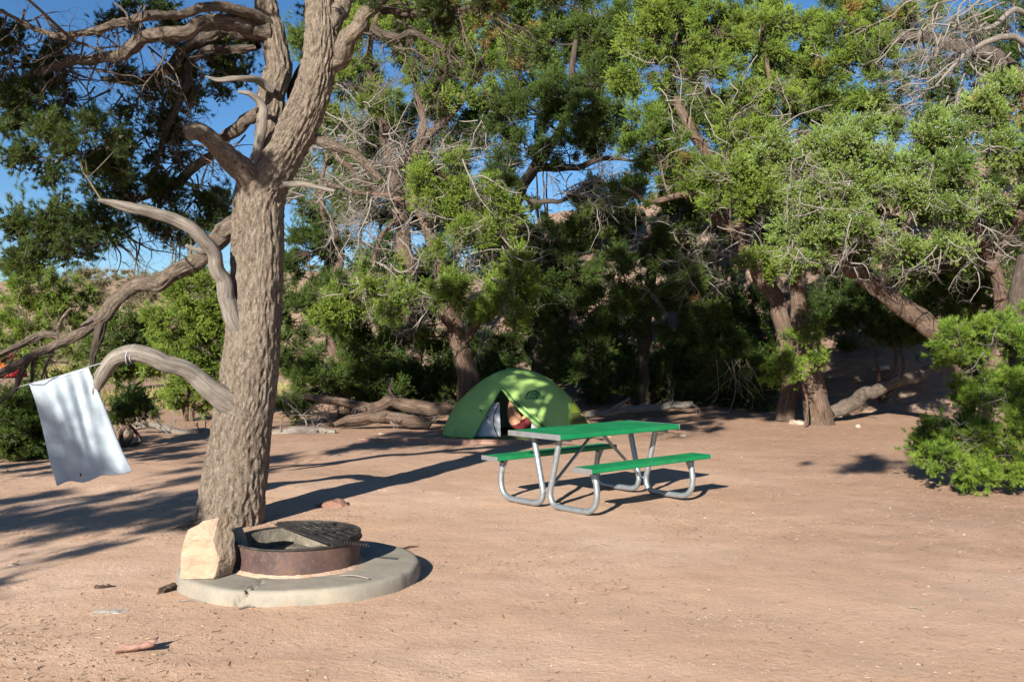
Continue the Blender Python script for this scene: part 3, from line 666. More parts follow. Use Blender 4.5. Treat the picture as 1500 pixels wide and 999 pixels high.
# twisted juniper behind the tent, its sunlit sprays hanging over it
b_ = ground_at(690, 600, 20.2)
t = Tree('juniper_tree', 'twisted juniper behind the tent with sunlit green sprays and grey dead twigs', b_, 'juniper', 'juniper_green', 'bark_juniper')
t.limb([b_ - [0, 0, .1], P(683, 550, 20.2), P(668, 495, 20.1), P(650, 440, 20), P(640, 370, 19.8), P(615, 310, 19.7), P(600, 250, 20), P(620, 190, 20.2), P(610, 140, 20.5)], [.36, .30, .26, .22, .18, .15, .13, .10, .05], 'trunk', 16, .1, fur=.012)
t.limb([P(672, 520, 20.1), P(700, 480, 20), P(730, 450, 19.6), P(740, 400, 19.3)], [.14, .12, .09, .04]); t.limb([P(655, 450, 20), P(600, 430, 19.6), P(560, 430, 19.2), P(520, 440, 19)], [.12, .10, .07, .04])
t.limb([P(615, 310, 19.7), P(570, 290, 19.6), P(520, 285, 19.6), P(470, 270, 19.8)], [.10, .09, .06, .03]); t.limb([P(630, 340, 19.7), P(660, 300, 19.4), P(670, 260, 19.3)], [.08, .06, .03])
CL(t, [(650, 262, 18.9, 50, 36, .6, 17), (640, 300, 18.9, 42, 26, .5, 11), (710, 285, 19.0, 44, 28, .6, 12), (700, 340, 18.8, 46, 26, .5, 10), (735, 315, 19.1, 26, 26, .5, 6), (650, 372, 18.7, 40, 22, .5, 8, dict(tint=.5)),
       (560, 405, 18.7, 46, 26, .6, 12), (520, 440, 18.7, 46, 24, .6, 12), (580, 445, 18.6, 42, 24, .6, 10), (490, 470, 18.9, 30, 22, .5, 6), (650, 430, 18.6, 36, 24, .5, 10, dict(tint=.5)), (700, 440, 18.5, 44, 26, .6, 13), (755, 430, 18.6, 34, 28, .6, 10), (735, 470, 18.5, 42, 18, .5, 8), (760, 395, 18.8, 26, 22, .5, 6),
       (600, 500, 20.4, 50, 24, .6, 9, dict(tint=.3)), (700, 380, 20, 60, 30, .6, 10, dict(tint=.35))], tint=.70, brown=.012)
for k in range(75):
    p0 = P(rng.uniform(540, 760), rng.uniform(230, 470), 18.9 + rng.normal() * .3)
    t.deadspray(p0, np.array([rng.normal(), -.2 + rng.normal() * .5, .5 * rng.normal() - .2]), rng.uniform(.6, 1.3), .017, 2, 5, -.06, .35)
for k in range(10): t.deadspray(P(rng.uniform(520, 620), rng.uniform(380, 410), 18.9), np.array([rng.normal() * .7, -.3, -.7]), rng.uniform(.8, 1.3), .02, 2, 4, -.04, .3)
t.finish()

# tall juniper at the top, yellow-green
b_ = ground_at(610, 570, 25)
t = Tree('juniper_tree', 'tall yellow-green juniper rising behind the dead twigs near the big pinyon fork', b_, 'juniper', 'juniper_green', 'bark_juniper')
t.limb([b_ - [0, 0, .1], P(600, 450, 25), P(590, 330, 25), P(570, 230, 24.6), P(560, 170, 24.4), P(540, 90, 24.5), P(560, 0, 24.5)], [.35, .3, .26, .22, .18, .12, .06], 'trunk', 12)
t.limb([P(575, 250, 24.6), P(640, 190, 24), P(690, 130, 23.6), P(720, 60, 23.5)], [.16, .14, .10, .04]); t.limb([P(580, 300, 24.6), P(500, 240, 24), P(470, 180, 23.8)], [.14, .10, .04])
CL(t, [(500, 130, 23.8, 46, 26, .8, 12), (560, 150, 23.6, 44, 24, .8, 11), (470, 160, 23.9, 30, 22, .6, 6), (540, 60, 24, 60, 36, .9, 15), (620, 90, 23.6, 50, 40, .9, 15), (670, 45, 23.5, 54, 36, .9, 15), (600, 10, 24, 60, 30, .9, 12), (640, 150, 23.3, 34, 20, .6, 7),
       (720, 100, 23.3, 50, 30, .9, 12, dict(tint=.6)), (770, 60, 23.3, 40, 30, .8, 8), (500, 30, 24.4, 40, 30, .8, 8), (700, 150, 23.2, 26, 16, .5, 4), (480, 90, 24, 26, 30, .6, 5)], tint=.82, brown=.01)
for k in range(44):
    p0 = P(rng.uniform(470, 740), rng.uniform(150, 260), 23.6 + rng.normal() * .4)
    t.deadspray(p0, np.array([rng.normal(), rng.normal() * .5, .5 * rng.normal()]), rng.uniform(.8, 1.6), .02, 2, 5, -.03, .35)
t.finish()

MULT = 1.8
# dark juniper in the big pinyon's shade, above the tent
b_ = ground_at(795, 575, 22.5)
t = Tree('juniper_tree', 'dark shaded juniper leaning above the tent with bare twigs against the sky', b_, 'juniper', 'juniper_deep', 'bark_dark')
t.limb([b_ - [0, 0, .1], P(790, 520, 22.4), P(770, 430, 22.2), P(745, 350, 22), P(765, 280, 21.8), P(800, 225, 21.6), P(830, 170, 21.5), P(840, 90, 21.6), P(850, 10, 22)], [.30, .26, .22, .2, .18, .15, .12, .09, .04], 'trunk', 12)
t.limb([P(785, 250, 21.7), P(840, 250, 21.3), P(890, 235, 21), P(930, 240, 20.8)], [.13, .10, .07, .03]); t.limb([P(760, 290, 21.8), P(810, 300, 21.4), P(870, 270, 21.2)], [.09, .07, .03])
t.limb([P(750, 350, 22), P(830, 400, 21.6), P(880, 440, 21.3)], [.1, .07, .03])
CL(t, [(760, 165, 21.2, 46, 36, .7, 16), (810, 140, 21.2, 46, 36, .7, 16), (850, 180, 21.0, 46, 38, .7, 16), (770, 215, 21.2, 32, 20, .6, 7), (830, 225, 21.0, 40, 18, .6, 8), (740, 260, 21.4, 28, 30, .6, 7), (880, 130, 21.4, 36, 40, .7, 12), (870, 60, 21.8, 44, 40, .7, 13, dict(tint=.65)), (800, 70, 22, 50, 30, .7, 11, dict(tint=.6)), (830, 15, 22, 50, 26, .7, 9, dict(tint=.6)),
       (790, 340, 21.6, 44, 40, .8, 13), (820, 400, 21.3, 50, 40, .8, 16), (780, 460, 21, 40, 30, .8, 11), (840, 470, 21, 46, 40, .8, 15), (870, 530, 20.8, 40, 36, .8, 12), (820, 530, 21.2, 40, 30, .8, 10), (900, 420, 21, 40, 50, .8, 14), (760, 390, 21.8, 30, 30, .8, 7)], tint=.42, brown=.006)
for k in range(34):
    p0 = P(rng.uniform(800, 900), rng.uniform(245, 300), 20.8 + rng.normal() * .3)
    t.deadspray(p0, np.array([.7 + rng.normal() * .6, rng.normal() * .4, rng.normal() * .4]), rng.uniform(.7, 1.4), .014, 2, 4, -.03, .3)
t.finish()

# juniper with the vertical dark trunk in the deep shade
b_ = ground_at(942, 590, 23)
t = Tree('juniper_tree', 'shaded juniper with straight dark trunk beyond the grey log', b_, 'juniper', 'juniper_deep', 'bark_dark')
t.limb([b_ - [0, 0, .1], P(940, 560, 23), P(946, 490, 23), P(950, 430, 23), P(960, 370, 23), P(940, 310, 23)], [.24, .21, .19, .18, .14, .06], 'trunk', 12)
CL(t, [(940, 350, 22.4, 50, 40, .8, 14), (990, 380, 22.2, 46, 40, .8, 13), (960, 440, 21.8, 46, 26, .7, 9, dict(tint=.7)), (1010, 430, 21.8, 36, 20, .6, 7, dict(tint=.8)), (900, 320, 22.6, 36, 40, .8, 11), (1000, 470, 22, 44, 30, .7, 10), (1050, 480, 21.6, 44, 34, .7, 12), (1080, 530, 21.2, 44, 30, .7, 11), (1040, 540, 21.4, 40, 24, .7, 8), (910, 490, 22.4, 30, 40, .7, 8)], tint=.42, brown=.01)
for k in range(8): t.deadspray(P(1080 + rng.normal() * 15, 530, 20.6), np.array([rng.normal() * .4, -.2, -1]), rng.uniform(.7, 1.1), .013, 1, 4, -.08, .3)
for k in range(20): t.deadspray(P(rng.uniform(960, 1110), rng.uniform(340, 430), 21.8), np.array([rng.normal(), -.2, rng.normal() * .5]), rng.uniform(.6, 1.1), .012, 2, 4, -.05, .3)
t.finish()

MULT = 1.4
# large juniper, leaning trunk at the right
b_ = ground_at(1200, 626, 19.6)
t = Tree('juniper_tree', 'large juniper with leaning reddish trunk and rocks round its foot', b_, 'juniper', 'juniper_green', 'bark_juniper')
t.limb([b_ + [.03, 0, -.12], P(1197, 600, 19.6), P(1188, 560, 19.6), P(1176, 510, 19.6), P(1170, 465, 19.6), P(1168, 420, 19.5), P(1160, 375, 19.4)], [.42, .36, .30, .25, .22, .18, .12], 'trunk', 28, .06, fur=.014)
t.limb([ground_at(1150, 610, 20.2), P(1155, 560, 20.2), P(1150, 500, 20.1), P(1138, 450, 20.1), P(1110, 400, 20), P(1085, 350, 20), P(1050, 310, 20), P(1040, 240, 20.2), P(1010, 190, 20.2), P(985, 130, 20.4), P(990, 60, 20.6)], [.28, .25, .24, .24, .22, .20, .19, .16, .14, .10, .05], 'stem', 20, .08, fur=.013)
t.limb([P(1050, 310, 20), P(1000, 290, 19.8), P(950, 300, 19.7), P(920, 280, 19.6)], [.12, .10, .07, .03]); t.limb([P(1080, 345, 20), P(1110, 280, 19.8), P(1130, 200, 19.8), P(1125, 100, 20), P(1110, 20, 20.4)], [.14, .12, .09, .06, .03])
t.limb([P(1168, 420, 19.5), P(1150, 385, 19.2), P(1120, 370, 19)], [.10, .07, .03]); t.limb([P(1165, 385, 19.4), P(1200, 340, 19), P(1260, 330, 18.6)], [.10, .07, .03])
CL(t, [(950, 60, 20, 46, 40, .8, 18), (1000, 100, 19.8, 50, 36, .8, 18), (1050, 50, 20, 54, 40, .8, 20), (1110, 60, 20.2, 46, 46, .8, 17), (930, 120, 19.8, 36, 30, .7, 10), (1080, 130, 19.8, 44, 30, .8, 13), (1160, 30, 20.6, 40, 30, .8, 10), (1000, 20, 20.4, 40, 26, .8, 9),
       (1090, 190, 19.4, 40, 34, .7, 14), (1110, 240, 19.2, 40, 34, .7, 14), (1060, 260, 19.2, 40, 26, .7, 11), (1070, 300, 19.0, 40, 24, .6, 10), (1140, 160, 19.6, 30, 40, .7, 9), (1130, 290, 19, 34, 30, .6, 9),
       (960, 220, 19.8, 46, 34, .8, 14, dict(tint=.3)), (1000, 260, 19.6, 40, 26, .7, 9, dict(tint=.4)), (930, 280, 19.8, 34, 30, .7, 8, dict(tint=.5)), (950, 180, 20, 36, 22, .7, 7, dict(tint=.4)), (1180, 130, 20.2, 30, 40, .7, 9), (1200, 200, 20, 20, 30, .6, 6),
       (1110, 380, 18.9, 36, 16, .5, 7), (1150, 400, 18.8, 30, 14, .4, 5)], tint=.70, brown=.025)
for k in range(90):
    p0 = P(rng.uniform(940, 1190), rng.uniform(80, 430), 19.2 + rng.normal() * .4)
    t.deadspray(p0, np.array([rng.normal(), rng.normal() * .5, .5 * rng.normal() - .1]), rng.uniform(.5, 1.1), .014, 2, 4, -.05, .35)
t.finish()
# a low pine branch in front of that trunk
b_ = ground_at(1178, 630, 18.9)
t = Tree('pinyon_sapling', 'young pinyon with light green needles in front of the leaning juniper trunk', b_, 'pinyon_far', 'pinyon_bright', 'bark_juniper')
t.limb([b_ - [0, 0, .05], P(1182, 590, 18.9), P(1168, 540, 18.9), P(1172, 490, 18.9)], [.035, .03, .022, .012], 'trunk', 8)
CL(t, [(1150, 508, 18.7, 26, 18, .4, 3), (1195, 488, 18.7, 32, 14, .4, 3), (1146, 545, 18.6, 24, 14, .4, 3), (1204, 536, 18.6, 22, 16, .4, 2)], tint=.55); t.finish()

# pale, berry-laden juniper reaching in from the right
b_ = ground_at(1440, 640, 17.2)
t = Tree('juniper_tree', 'pale berry-laden juniper with a thick leaning reddish limb reaching over the camp', b_, 'juniper', 'juniper_pale', 'bark_juniper')
t.limb([b_ - [0, 0, .1], P(1435, 600, 17.2), P(1415, 540, 17.2), P(1375, 492, 17.1), P(1335, 462, 17), P(1290, 430, 16.9), P(1245, 394, 16.9), P(1215, 360, 16.8), P(1190, 320, 16.6)], [.30, .27, .25, .25, .24, .22, .19, .13, .06], 'trunk', 28, .06, fur=.014)
t.limb([P(1435, 600, 17.2), P(1470, 500, 17.2), P(1450, 380, 17), P(1400, 300, 16.6), P(1340, 250, 16.4)], [.2, .18, .14, .10, .04]); t.limb([P(1450, 400, 17), P(1500, 300, 16.6), P(1510, 200, 16.4), P(1490, 120, 16.3)], [.13, .11, .08, .04])
t.limb([P(1290, 430, 16.9), P(1300, 380, 16.5), P(1330, 340, 16.2), P(1345, 310, 16)], [.09, .06, .045, .02], mat_='dead_wood'); t.limb([P(1430, 330, 16.8), P(1380, 270, 16.4), P(1420, 190, 16.2), P(1440, 130, 16.2)], [.07, .06, .05, .03], mat_='dead_wood')
CL(t, [(1170, 250, 16.2, 40, 30, .6, 13), (1220, 230, 16, 46, 28, .7, 15), (1180, 300, 15.9, 40, 26, .6, 13), (1240, 280, 15.8, 46, 28, .7, 15), (1290, 240, 16, 44, 26, .7, 13), (1200, 345, 15.8, 46, 24, .6, 13), (1260, 330, 15.7, 40, 22, .6, 9), (1310, 290, 15.8, 40, 28, .6, 12), (1160, 340, 16, 26, 24, .5, 7),
       (1360, 260, 15.8, 46, 34, .7, 16, dict(tint=.35)), (1400, 220, 15.8, 44, 30, .7, 14, dict(tint=.3)), (1370, 310, 15.7, 40, 22, .6, 9, dict(tint=.35)), (1440, 170, 15.9, 46, 30, .7, 14), (1480, 230, 15.7, 40, 30, .7, 12), (1490, 150, 15.9, 36, 30, .6, 10), (1340, 200, 16.2, 34, 22, .6, 8), (1130, 230, 16.4, 22, 22, .5, 5),
       (1310, 370, 15.7, 34, 18, .5, 6), (1180, 380, 15.9, 30, 12, .4, 4), (1250, 195, 16.4, 40, 16, .5, 7), (1375, 365, 15.7, 26, 14, .4, 4), (1470, 290, 15.7, 40, 20, .5, 7),
       (1220, 390, 17.8, 50, 24, .7, 9, dict(tint=.2)), (1300, 400, 18, 50, 24, .7, 9, dict(tint=.2)), (1380, 390, 18, 50, 30, .7, 10, dict(tint=.2)), (1280, 350, 17.4, 60, 30, .7, 11, dict(tint=.2)), (1420, 330, 17.6, 60, 40, .8, 13, dict(tint=.2)), (1490, 380, 17.4, 40, 40, .8, 10, dict(tint=.2)), (1200, 300, 17.4, 50, 30, .7, 9, dict(tint=.3))], tint=.6, brown=.02)
for k in range(105):
    p0 = P(rng.uniform(1150, 1480), rng.uniform(200, 400), 15.6 + rng.normal() * .4)
    t.deadspray(p0, np.array([rng.normal(), -.3 + rng.normal() * .4, .4 * rng.normal() - .3]), rng.uniform(.4, .9), .012, 2, 4, -.06, .4)
be = Acc()
lv = np.concatenate([q[0] + nrm(rdir(9) + [0, -.6, .5]) * .29 * q[2] * rng.uniform(.8, 1.1, (9, 1)) for q in t.inst if q[1][0] is not None])
oc = np.array([[1, 0, 0], [-1, 0, 0], [0, 1, 0], [0, -1, 0], [0, 0, 1], [0, 0, -1]]) * .011
of = np.array([[0, 2, 4], [2, 1, 4], [1, 3, 4], [3, 0, 4], [2, 0, 5], [1, 2, 5], [3, 1, 5], [0, 3, 5]])
be.add((lv[:, None] + oc).reshape(-1, 3), (np.arange(len(lv))[:, None, None] * 6 + of).reshape(-1, 3))
be.build('berries', 'berry', t.root)['kind'] = 'stuff'
t.finish()

# upper right: half dead juniper
b_ = ground_at(1590, 620, 18.5)
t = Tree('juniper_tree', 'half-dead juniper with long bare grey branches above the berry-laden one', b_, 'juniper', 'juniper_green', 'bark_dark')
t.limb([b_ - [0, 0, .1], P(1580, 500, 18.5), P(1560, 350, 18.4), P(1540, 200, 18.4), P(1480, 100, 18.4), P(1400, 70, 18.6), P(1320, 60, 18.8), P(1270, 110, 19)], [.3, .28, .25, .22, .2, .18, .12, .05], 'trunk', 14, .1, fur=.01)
t.limb([P(1540, 180, 18), P(1480, 120, 17.5), P(1430, 160, 17), P(1400, 200, 16.8)], [.10, .09, .06, .02], mat_='dead_wood'); t.limb([P(1540, 120, 17.6), P(1490, 60, 17), P(1420, 80, 16.6), P(1370, 130, 16.4)], [.09, .08, .06, .02], mat_='dead_wood'); t.limb([P(1550, 60, 17.6), P(1490, 20, 17), P(1440, 50, 16.8), P(1380, 40, 16.6)], [.08, .07, .05, .02], mat_='dead_wood')
CL(t, [(1230, 40, 19.2, 46, 36, .8, 14), (1270, 80, 19, 44, 36, .8, 13), (1300, 20, 19.2, 46, 26, .8, 11, dict(tint=.85)), (1220, 110, 19.2, 30, 24, .7, 8), (1340, 30, 18.8, 40, 26, .7, 9), (1290, 140, 19, 34, 24, .6, 7), (1330, 120, 19.2, 36, 40, .7, 8, dict(tint=.3)), (1380, 130, 19.2, 36, 36, .7, 7, dict(tint=.3)), (1260, 150, 19.2, 24, 14, .5, 4)], tint=.62, brown=.03)
for k in range(60):
    p0 = P(rng.uniform(1340, 1510), rng.uniform(0, 160), 16.8 + rng.normal() * .4)
    t.deadspray(p0, np.array([-.7 + rng.normal() * .5, rng.normal() * .4, -.5 + rng.normal() * .5]), rng.uniform(.7, 1.3), .017, 2, 5, -.05, .3)
t.finish()

MULT = 1.8
# dark junipers filling the shade on the right
b_ = ground_at(1430, 590, 20.5)
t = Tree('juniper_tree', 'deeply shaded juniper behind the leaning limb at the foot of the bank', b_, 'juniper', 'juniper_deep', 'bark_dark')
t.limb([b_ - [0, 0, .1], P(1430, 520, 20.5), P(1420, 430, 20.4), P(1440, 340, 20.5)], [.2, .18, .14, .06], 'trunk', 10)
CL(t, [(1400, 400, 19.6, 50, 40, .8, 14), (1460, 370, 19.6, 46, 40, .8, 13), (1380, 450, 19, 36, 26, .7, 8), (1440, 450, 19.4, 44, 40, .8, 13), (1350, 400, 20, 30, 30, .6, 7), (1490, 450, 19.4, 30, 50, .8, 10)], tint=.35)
t.finish()

MULT = 1.05; SLIM = 1.0
# pinyon at the right, close to the camp, branches to the ground
b_ = ground_at(1498, 700, 12.2)
t = Tree('pinyon_tree', 'bushy young pinyon with fresh green needles sweeping the ground', b_, 'pinyon_bush', 'pinyon_bright', 'bark_dark')
t.limb([b_ - [0, 0, .1], P(1494, 620, 12.2), P(1490, 540, 12.2), P(1488, 460, 12.2), P(1500, 380, 12.2)], [.15, .14, .13, .11, .08], 'trunk', 20, .06, fur=.01)
CL(t, [(1400, 505, 11.6, 40, 26, .4, 8, dict(tint=.38)), (1440, 485, 11.4, 40, 20, .4, 7, dict(tint=.38)), (1470, 510, 11.3, 36, 26, .4, 7, dict(tint=.4)), (1380, 520, 11.7, 24, 18, .3, 5), (1420, 540, 11.7, 40, 20, .4, 8, dict(tint=.4)), (1400, 585, 11.8, 34, 24, .4, 7, dict(tint=.3)), (1440, 590, 11.9, 40, 30, .4, 9, dict(tint=.3)), (1360, 640, 11.6, 34, 16, .4, 7, dict(tint=.35)), (1345, 655, 11.5, 22, 12, .3, 4, dict(tint=.4)),
       (1410, 660, 11.0, 44, 22, .4, 12), (1380, 680, 11.0, 40, 18, .4, 9), (1450, 650, 10.9, 44, 26, .4, 12), (1480, 610, 10.9, 34, 34, .4, 8), (1490, 570, 11, 22, 22, .3, 6), (1470, 690, 10.8, 40, 20, .4, 10), (1420, 700, 10.9, 36, 10, .3, 5), (1495, 650, 10.8, 24, 40, .3, 9), (1500, 480, 11.4, 30, 30, .4, 6), (1400, 625, 11.6, 40, 14, .3, 6, dict(tint=.3)), (1520, 600, 11, 30, 60, .4, 10), (1530, 520, 11.2, 30, 50, .4, 8)], tint=.5, brown=.03, dens=.85)
for k in range(22): t.deadspray(P(rng.uniform(1380, 1490), rng.uniform(500, 690), 10.9), np.array([-.4 + rng.normal() * .6, -.4, rng.normal() * .4]), rng.uniform(.25, .45), .007, 2, 3, .0, .3)
t.finish()

MULT = 1.8; SLIM = .72
# trees further back that close the gaps
for (nm, lb, px, py, d, cl, lm, ti) in [
    ('juniper_tree', 'tall juniper closing the sky behind the dead twigs and the fork of the big pinyon', 560, 500, 27, [(x, y, 27 + (x % 7) * .2, 46, 34, 1.2, 13) for x, y in ((470, 60), (540, 15), (600, 60), (520, 120), (470, 190), (560, 200), (640, 150), (690, 80), (640, 235), (490, 300), (560, 300), (440, 250), (650, 320), (600, 260), (520, 240))], 'juniper_deep', .8),
    ('juniper_tree', 'tall juniper closing the sky above the dark leaning one', 800, 500, 27.5, [(x, y, 27 + (x % 7) * .2, 46, 36, 1.2, 14) for x, y in ((740, 30), (800, 15), (860, 60), (900, 110), (930, 30), (720, 190), (780, 110), (700, 330), (740, 380), (890, 190))], 'juniper_deep', .7),
    ('juniper_tree', 'tall juniper closing the sky behind the leaning reddish stem', 1060, 480, 27, [(x, y, 27 + (x % 7) * .2, 46, 36, 1.2, 14) for x, y in ((980, 20), (1040, 80), (1100, 30), (1150, 85), (1000, 165), (1080, 190), (1140, 150), (960, 260), (1040, 270), (1180, 230), (1230, 30), (1290, 60), (1120, 250), (1200, 150))], 'juniper_deep', .75),
    ('juniper_shrub', 'low dark juniper growth behind the short thick log', 600, 600, 22.8, [(540, 575, 22.6, 50, 26, .8, 8), (610, 570, 22.8, 46, 30, .8, 8), (660, 555, 23, 30, 36, .8, 7), (720, 560, 22.6, 34, 30, .8, 7)], 'juniper_deep', .3),
    ('juniper_shrub', 'low dark juniper growth behind the straight grey log', 960, 590, 24, [(890, 560, 23.6, 44, 28, .8, 8), (985, 555, 24, 44, 26, .8, 8), (1050, 565, 23.6, 44, 26, .8, 8), (1110, 580, 22.8, 30, 20, .7, 5)], 'juniper_deep', .3),
    ('juniper_tree', 'brownish juniper on the flat seen under the winding limb', 240, 500, 45, [(230, 430, 45, 30, 14, 2, 7), (190, 445, 46, 30, 14, 2, 6), (130, 430, 47, 34, 16, 2, 7), (290, 415, 47, 30, 20, 2, 6), (100, 410, 50, 30, 12, 2, 5)], 'scrub', .4),
    ('pinyon_tree', 'hazy blue-green pinyon on the slope seen through the gap above the tent', 865, 400, 33, [(870, 300, 33, 26, 30, 1, 9), (855, 340, 33, 26, 24, 1, 8), (885, 330, 33, 22, 24, 1, 6)], 'juniper_deep', .8),
    ('juniper_tree', 'juniper in the shade behind the long weathered fallen log', 590, 560, 27, [(560, 500, 27, 60, 50, 1.4, 16), (640, 480, 27, 60, 60, 1.4, 16), (500, 540, 26, 60, 40, 1.4, 13), (600, 400, 27, 60, 50, 1.4, 14), (700, 540, 26, 40, 40, 1.2, 8), (520, 400, 27, 50, 50, 1.4, 10)], 'juniper_deep', .35),
    ('juniper_tree', 'tall juniper far behind the dark vertical trunk', 1000, 470, 29, [(1000, 330, 29, 60, 40, 1.4, 10), (1060, 200, 29, 50, 50, 1.4, 12), (960, 60, 29, 50, 40, 1.4, 10), (1020, 420, 28, 60, 40, 1.4, 9), (1100, 330, 29, 50, 50, 1.4, 10)], 'juniper_deep', .4),
    ('juniper_tree', 'juniper at the top of the bank behind the half-dead branches', 1400, 420, 27, [(1420, 80, 27, 60, 50, 1.4, 14), (1480, 150, 27, 60, 60, 1.4, 15), (1390, 200, 27, 50, 50, 1.4, 12), (1480, 300, 26, 60, 50, 1.4, 14), (1490, 30, 27, 50, 40, 1.4, 10), (1300, 180, 27, 30, 24, 1, 4)], 'juniper_deep', .35),
    ('juniper_tree', 'dense dark juniper closing the gap between tent and straight dark trunk', 860, 560, 26, [(840, 520, 26, 50, 40, 1.2, 12), (900, 540, 26, 44, 36, 1.2, 9), (880, 460, 26, 46, 40, 1.2, 11), (820, 440, 26, 50, 50, 1.2, 12), (760, 520, 26, 40, 50, 1.2, 10)], 'juniper_deep', .3),
    ('juniper_tree', 'dense dark juniper under the arch of the leaning reddish stem', 1060, 560, 25.5, [(1050, 500, 25.5, 50, 40, 1.2, 11), (1110, 540, 25, 40, 30, 1.2, 8), (1000, 540, 25.5, 40, 30, 1.2, 8), (1100, 450, 25.5, 50, 40, 1.2, 11), (1220, 440, 25, 40, 40, 1.2, 9), (1240, 520, 25, 36, 20, 1, 5)], 'juniper_deep', .3),
    ('juniper_tree', 'dark juniper on the bank above the split fallen trunk', 1290, 520, 22.4, [(1280, 470, 22.4, 50, 26, .8, 9), (1320, 440, 22.6, 50, 36, .8, 11), (1350, 500, 22.2, 40, 24, .8, 7), (1240, 430, 22.8, 40, 36, .8, 9), (1390, 440, 22, 40, 40, .8, 9)], 'juniper_deep', .25),
]:
    s = shrub(nm, lb, px, py, d, cl, lm, 'far', ti, 1.0, None, 'tree'); s.finish()

MULT = 1.0
# trees beside and behind the photographer; only their shadows reach the picture
b_ = np.array([-8.6, -.3, 0.])
t = Tree('pinyon_tree', 'pinyon whose shadow streaks the sand beside the hanging sheet', b_, 'pinyon_far', 'pinyon_green', 'bark_pinyon')
t.limb([b_, b_ + [.1, .1, 1.5], b_ + [.3, .2, 3], b_ + [.2, .3, 5]], [.28, .24, .18, .06], 'trunk', 14)
for (c, r, n) in [((-8.4, .2, 4.6), (1.2, 1.2, .7), 16), ((-7.2, .6, 4.1), (.9, .9, .5), 9), ((-6.2, .9, 3.6), (.7, .7, .35), 6), ((-7.8, 1.0, 3.2), (.9, .9, .35), 7), ((-9.6, .2, 3.6), (.9, .9, .6), 8), ((-6.0, .2, 2.7), (.6, .6, .25), 6), ((-8.4, .4, 5.6), (.9, .9, .5), 9)]:
    t.cluster(c, r, n, dens=1.35)
t.finish()
b_ = np.array([-8.6, 8.6, 0.])
t = Tree('pinyon_tree', 'pinyon at the edge of the camp past the hanging sheet', b_, 'pinyon_far', 'pinyon_green', 'bark_pinyon')
t.limb([b_, b_ + [.1, .1, 1.2], b_ + [.3, .2, 2.4], b_ + [.2, .3, 4]], [.22, .2, .14, .05], 'trunk', 14)
for (c, r, n) in [((-8.6, 8.8, 3.6), (1.0, 1.0, .5), 12), ((-7.6, 8.4, 3.0), (.8, .8, .35), 9), ((-7.2, 9.2, 2.3), (.6, .7, .25), 6), ((-8.8, 9.3, 2.5), (.9, .8, .4), 9), ((-8.2, 8.0, 2.0), (.7, .7, .3), 6), ((-8.4, 9, 4.6), (.8, .8, .4), 10), ((-7.4, 9.2, 4.9), (.8, .8, .4), 12), ((-6.6, 9.4, 5.4), (.7, .7, .35), 10), ((-8.2, 9.2, 5.6), (.8, .8, .35), 12)]: t.cluster(c, r, n)
t.finish()
b_ = np.array([4.6, -.6, 0.])
t = Tree('juniper_tree', 'juniper whose small shadow falls beside the bushy young pinyon', b_, 'juniper', 'juniper_green', 'bark_juniper')
t.limb([b_, b_ + [-.2, .3, 1.6], b_ + [-1.0, .8, 3.2], b_ + [-2.4, 1.6, 4.4], b_ + [-3.6, 2.1, 4.9]], [.24, .2, .15, .09, .04], 'trunk', 12)
for (c, r, n) in [((.9, 1.7, 5.05), (.9, .6, .22), 16), ((1.9, 1.3, 5.2), (.9, .6, .25), 15), ((.1, 1.9, 5.0), (.6, .5, .15), 6), ((.9, 2.3, 5.3), (.9, .4, .15), 7), ((1.5, .6, 5.4), (1.0, .5, .25), 8), ((5.2, .2, 4.6), (1.2, 1.2, .8), 14)]:
    t.cluster(c, r, n, dens=.7)
t.finish()

# ================================================================== fire pit
PC = np.array([-1.490, 7.02, 0.]); PR = .835
pad = Acc(); NA = 720
ang = np.linspace(0, 2 * np.pi, NA, endpoint=False)
edge = PR * (1 + .012 * fbm(np.stack([np.cos(ang) * 3, np.sin(ang) * 3, 0 * ang], -1), 4, 3))
prof = [(.0, .112)] + [(k, .112) for k in np.linspace(.1, .93, 22)] + [(.955, .112), (.972, .110), (.985, .104), (.995, .094), (1.0, .08), (1.004, .05), (1.006, .02), (1.008, -.08)]
rows = []
for (f, z) in prof:
    xy = np.stack([np.cos(ang) * edge * f, np.sin(ang) * edge * f], -1)
    nz = .005 * fbm(np.stack([xy[:, 0] * 5, xy[:, 1] * 5, 0 * ang + z * 20], -1), 4, 6) * (1 if f > .05 else 0)
    a0 = R(-99); cra = a0 + .05 * noise(np.stack([0 * ang + f * 24, 0 * ang, 0 * ang], -1), 2) + (f - 1) * .35 + (z - .11) * 1.2
    dist = np.abs((ang - cra + np.pi) % (2 * np.pi) - np.pi) * PR * f
    wid = .004 + .014 * max(0, (f - .62) / .38)
    cut = np.clip(1 - dist / wid, 0, 1) * (1 if f > .62 else 0)
    rr = 1 - .05 * cut * (1 if f > .98 else 0)
    rows.append(np.column_stack([xy * rr[:, None], z + nz - .05 * cut * (1 if .6 < f < .99 else 0)]))
V = np.concatenate(rows) + PC; n = len(prof)
i = np.arange(n - 1)[:, None] * NA; j = np.arange(NA)[None]; j2 = (j + 1) % NA
pad.add(V, np.stack([i + j, i + NA + j, i + NA + j2, i + j2], -1).reshape(-1, 4))
po = pad.build('fire_pad', 'concrete', None, origin=PC); tag(po, 'round cracked concrete slab carrying the steel fire ring', 'slab')

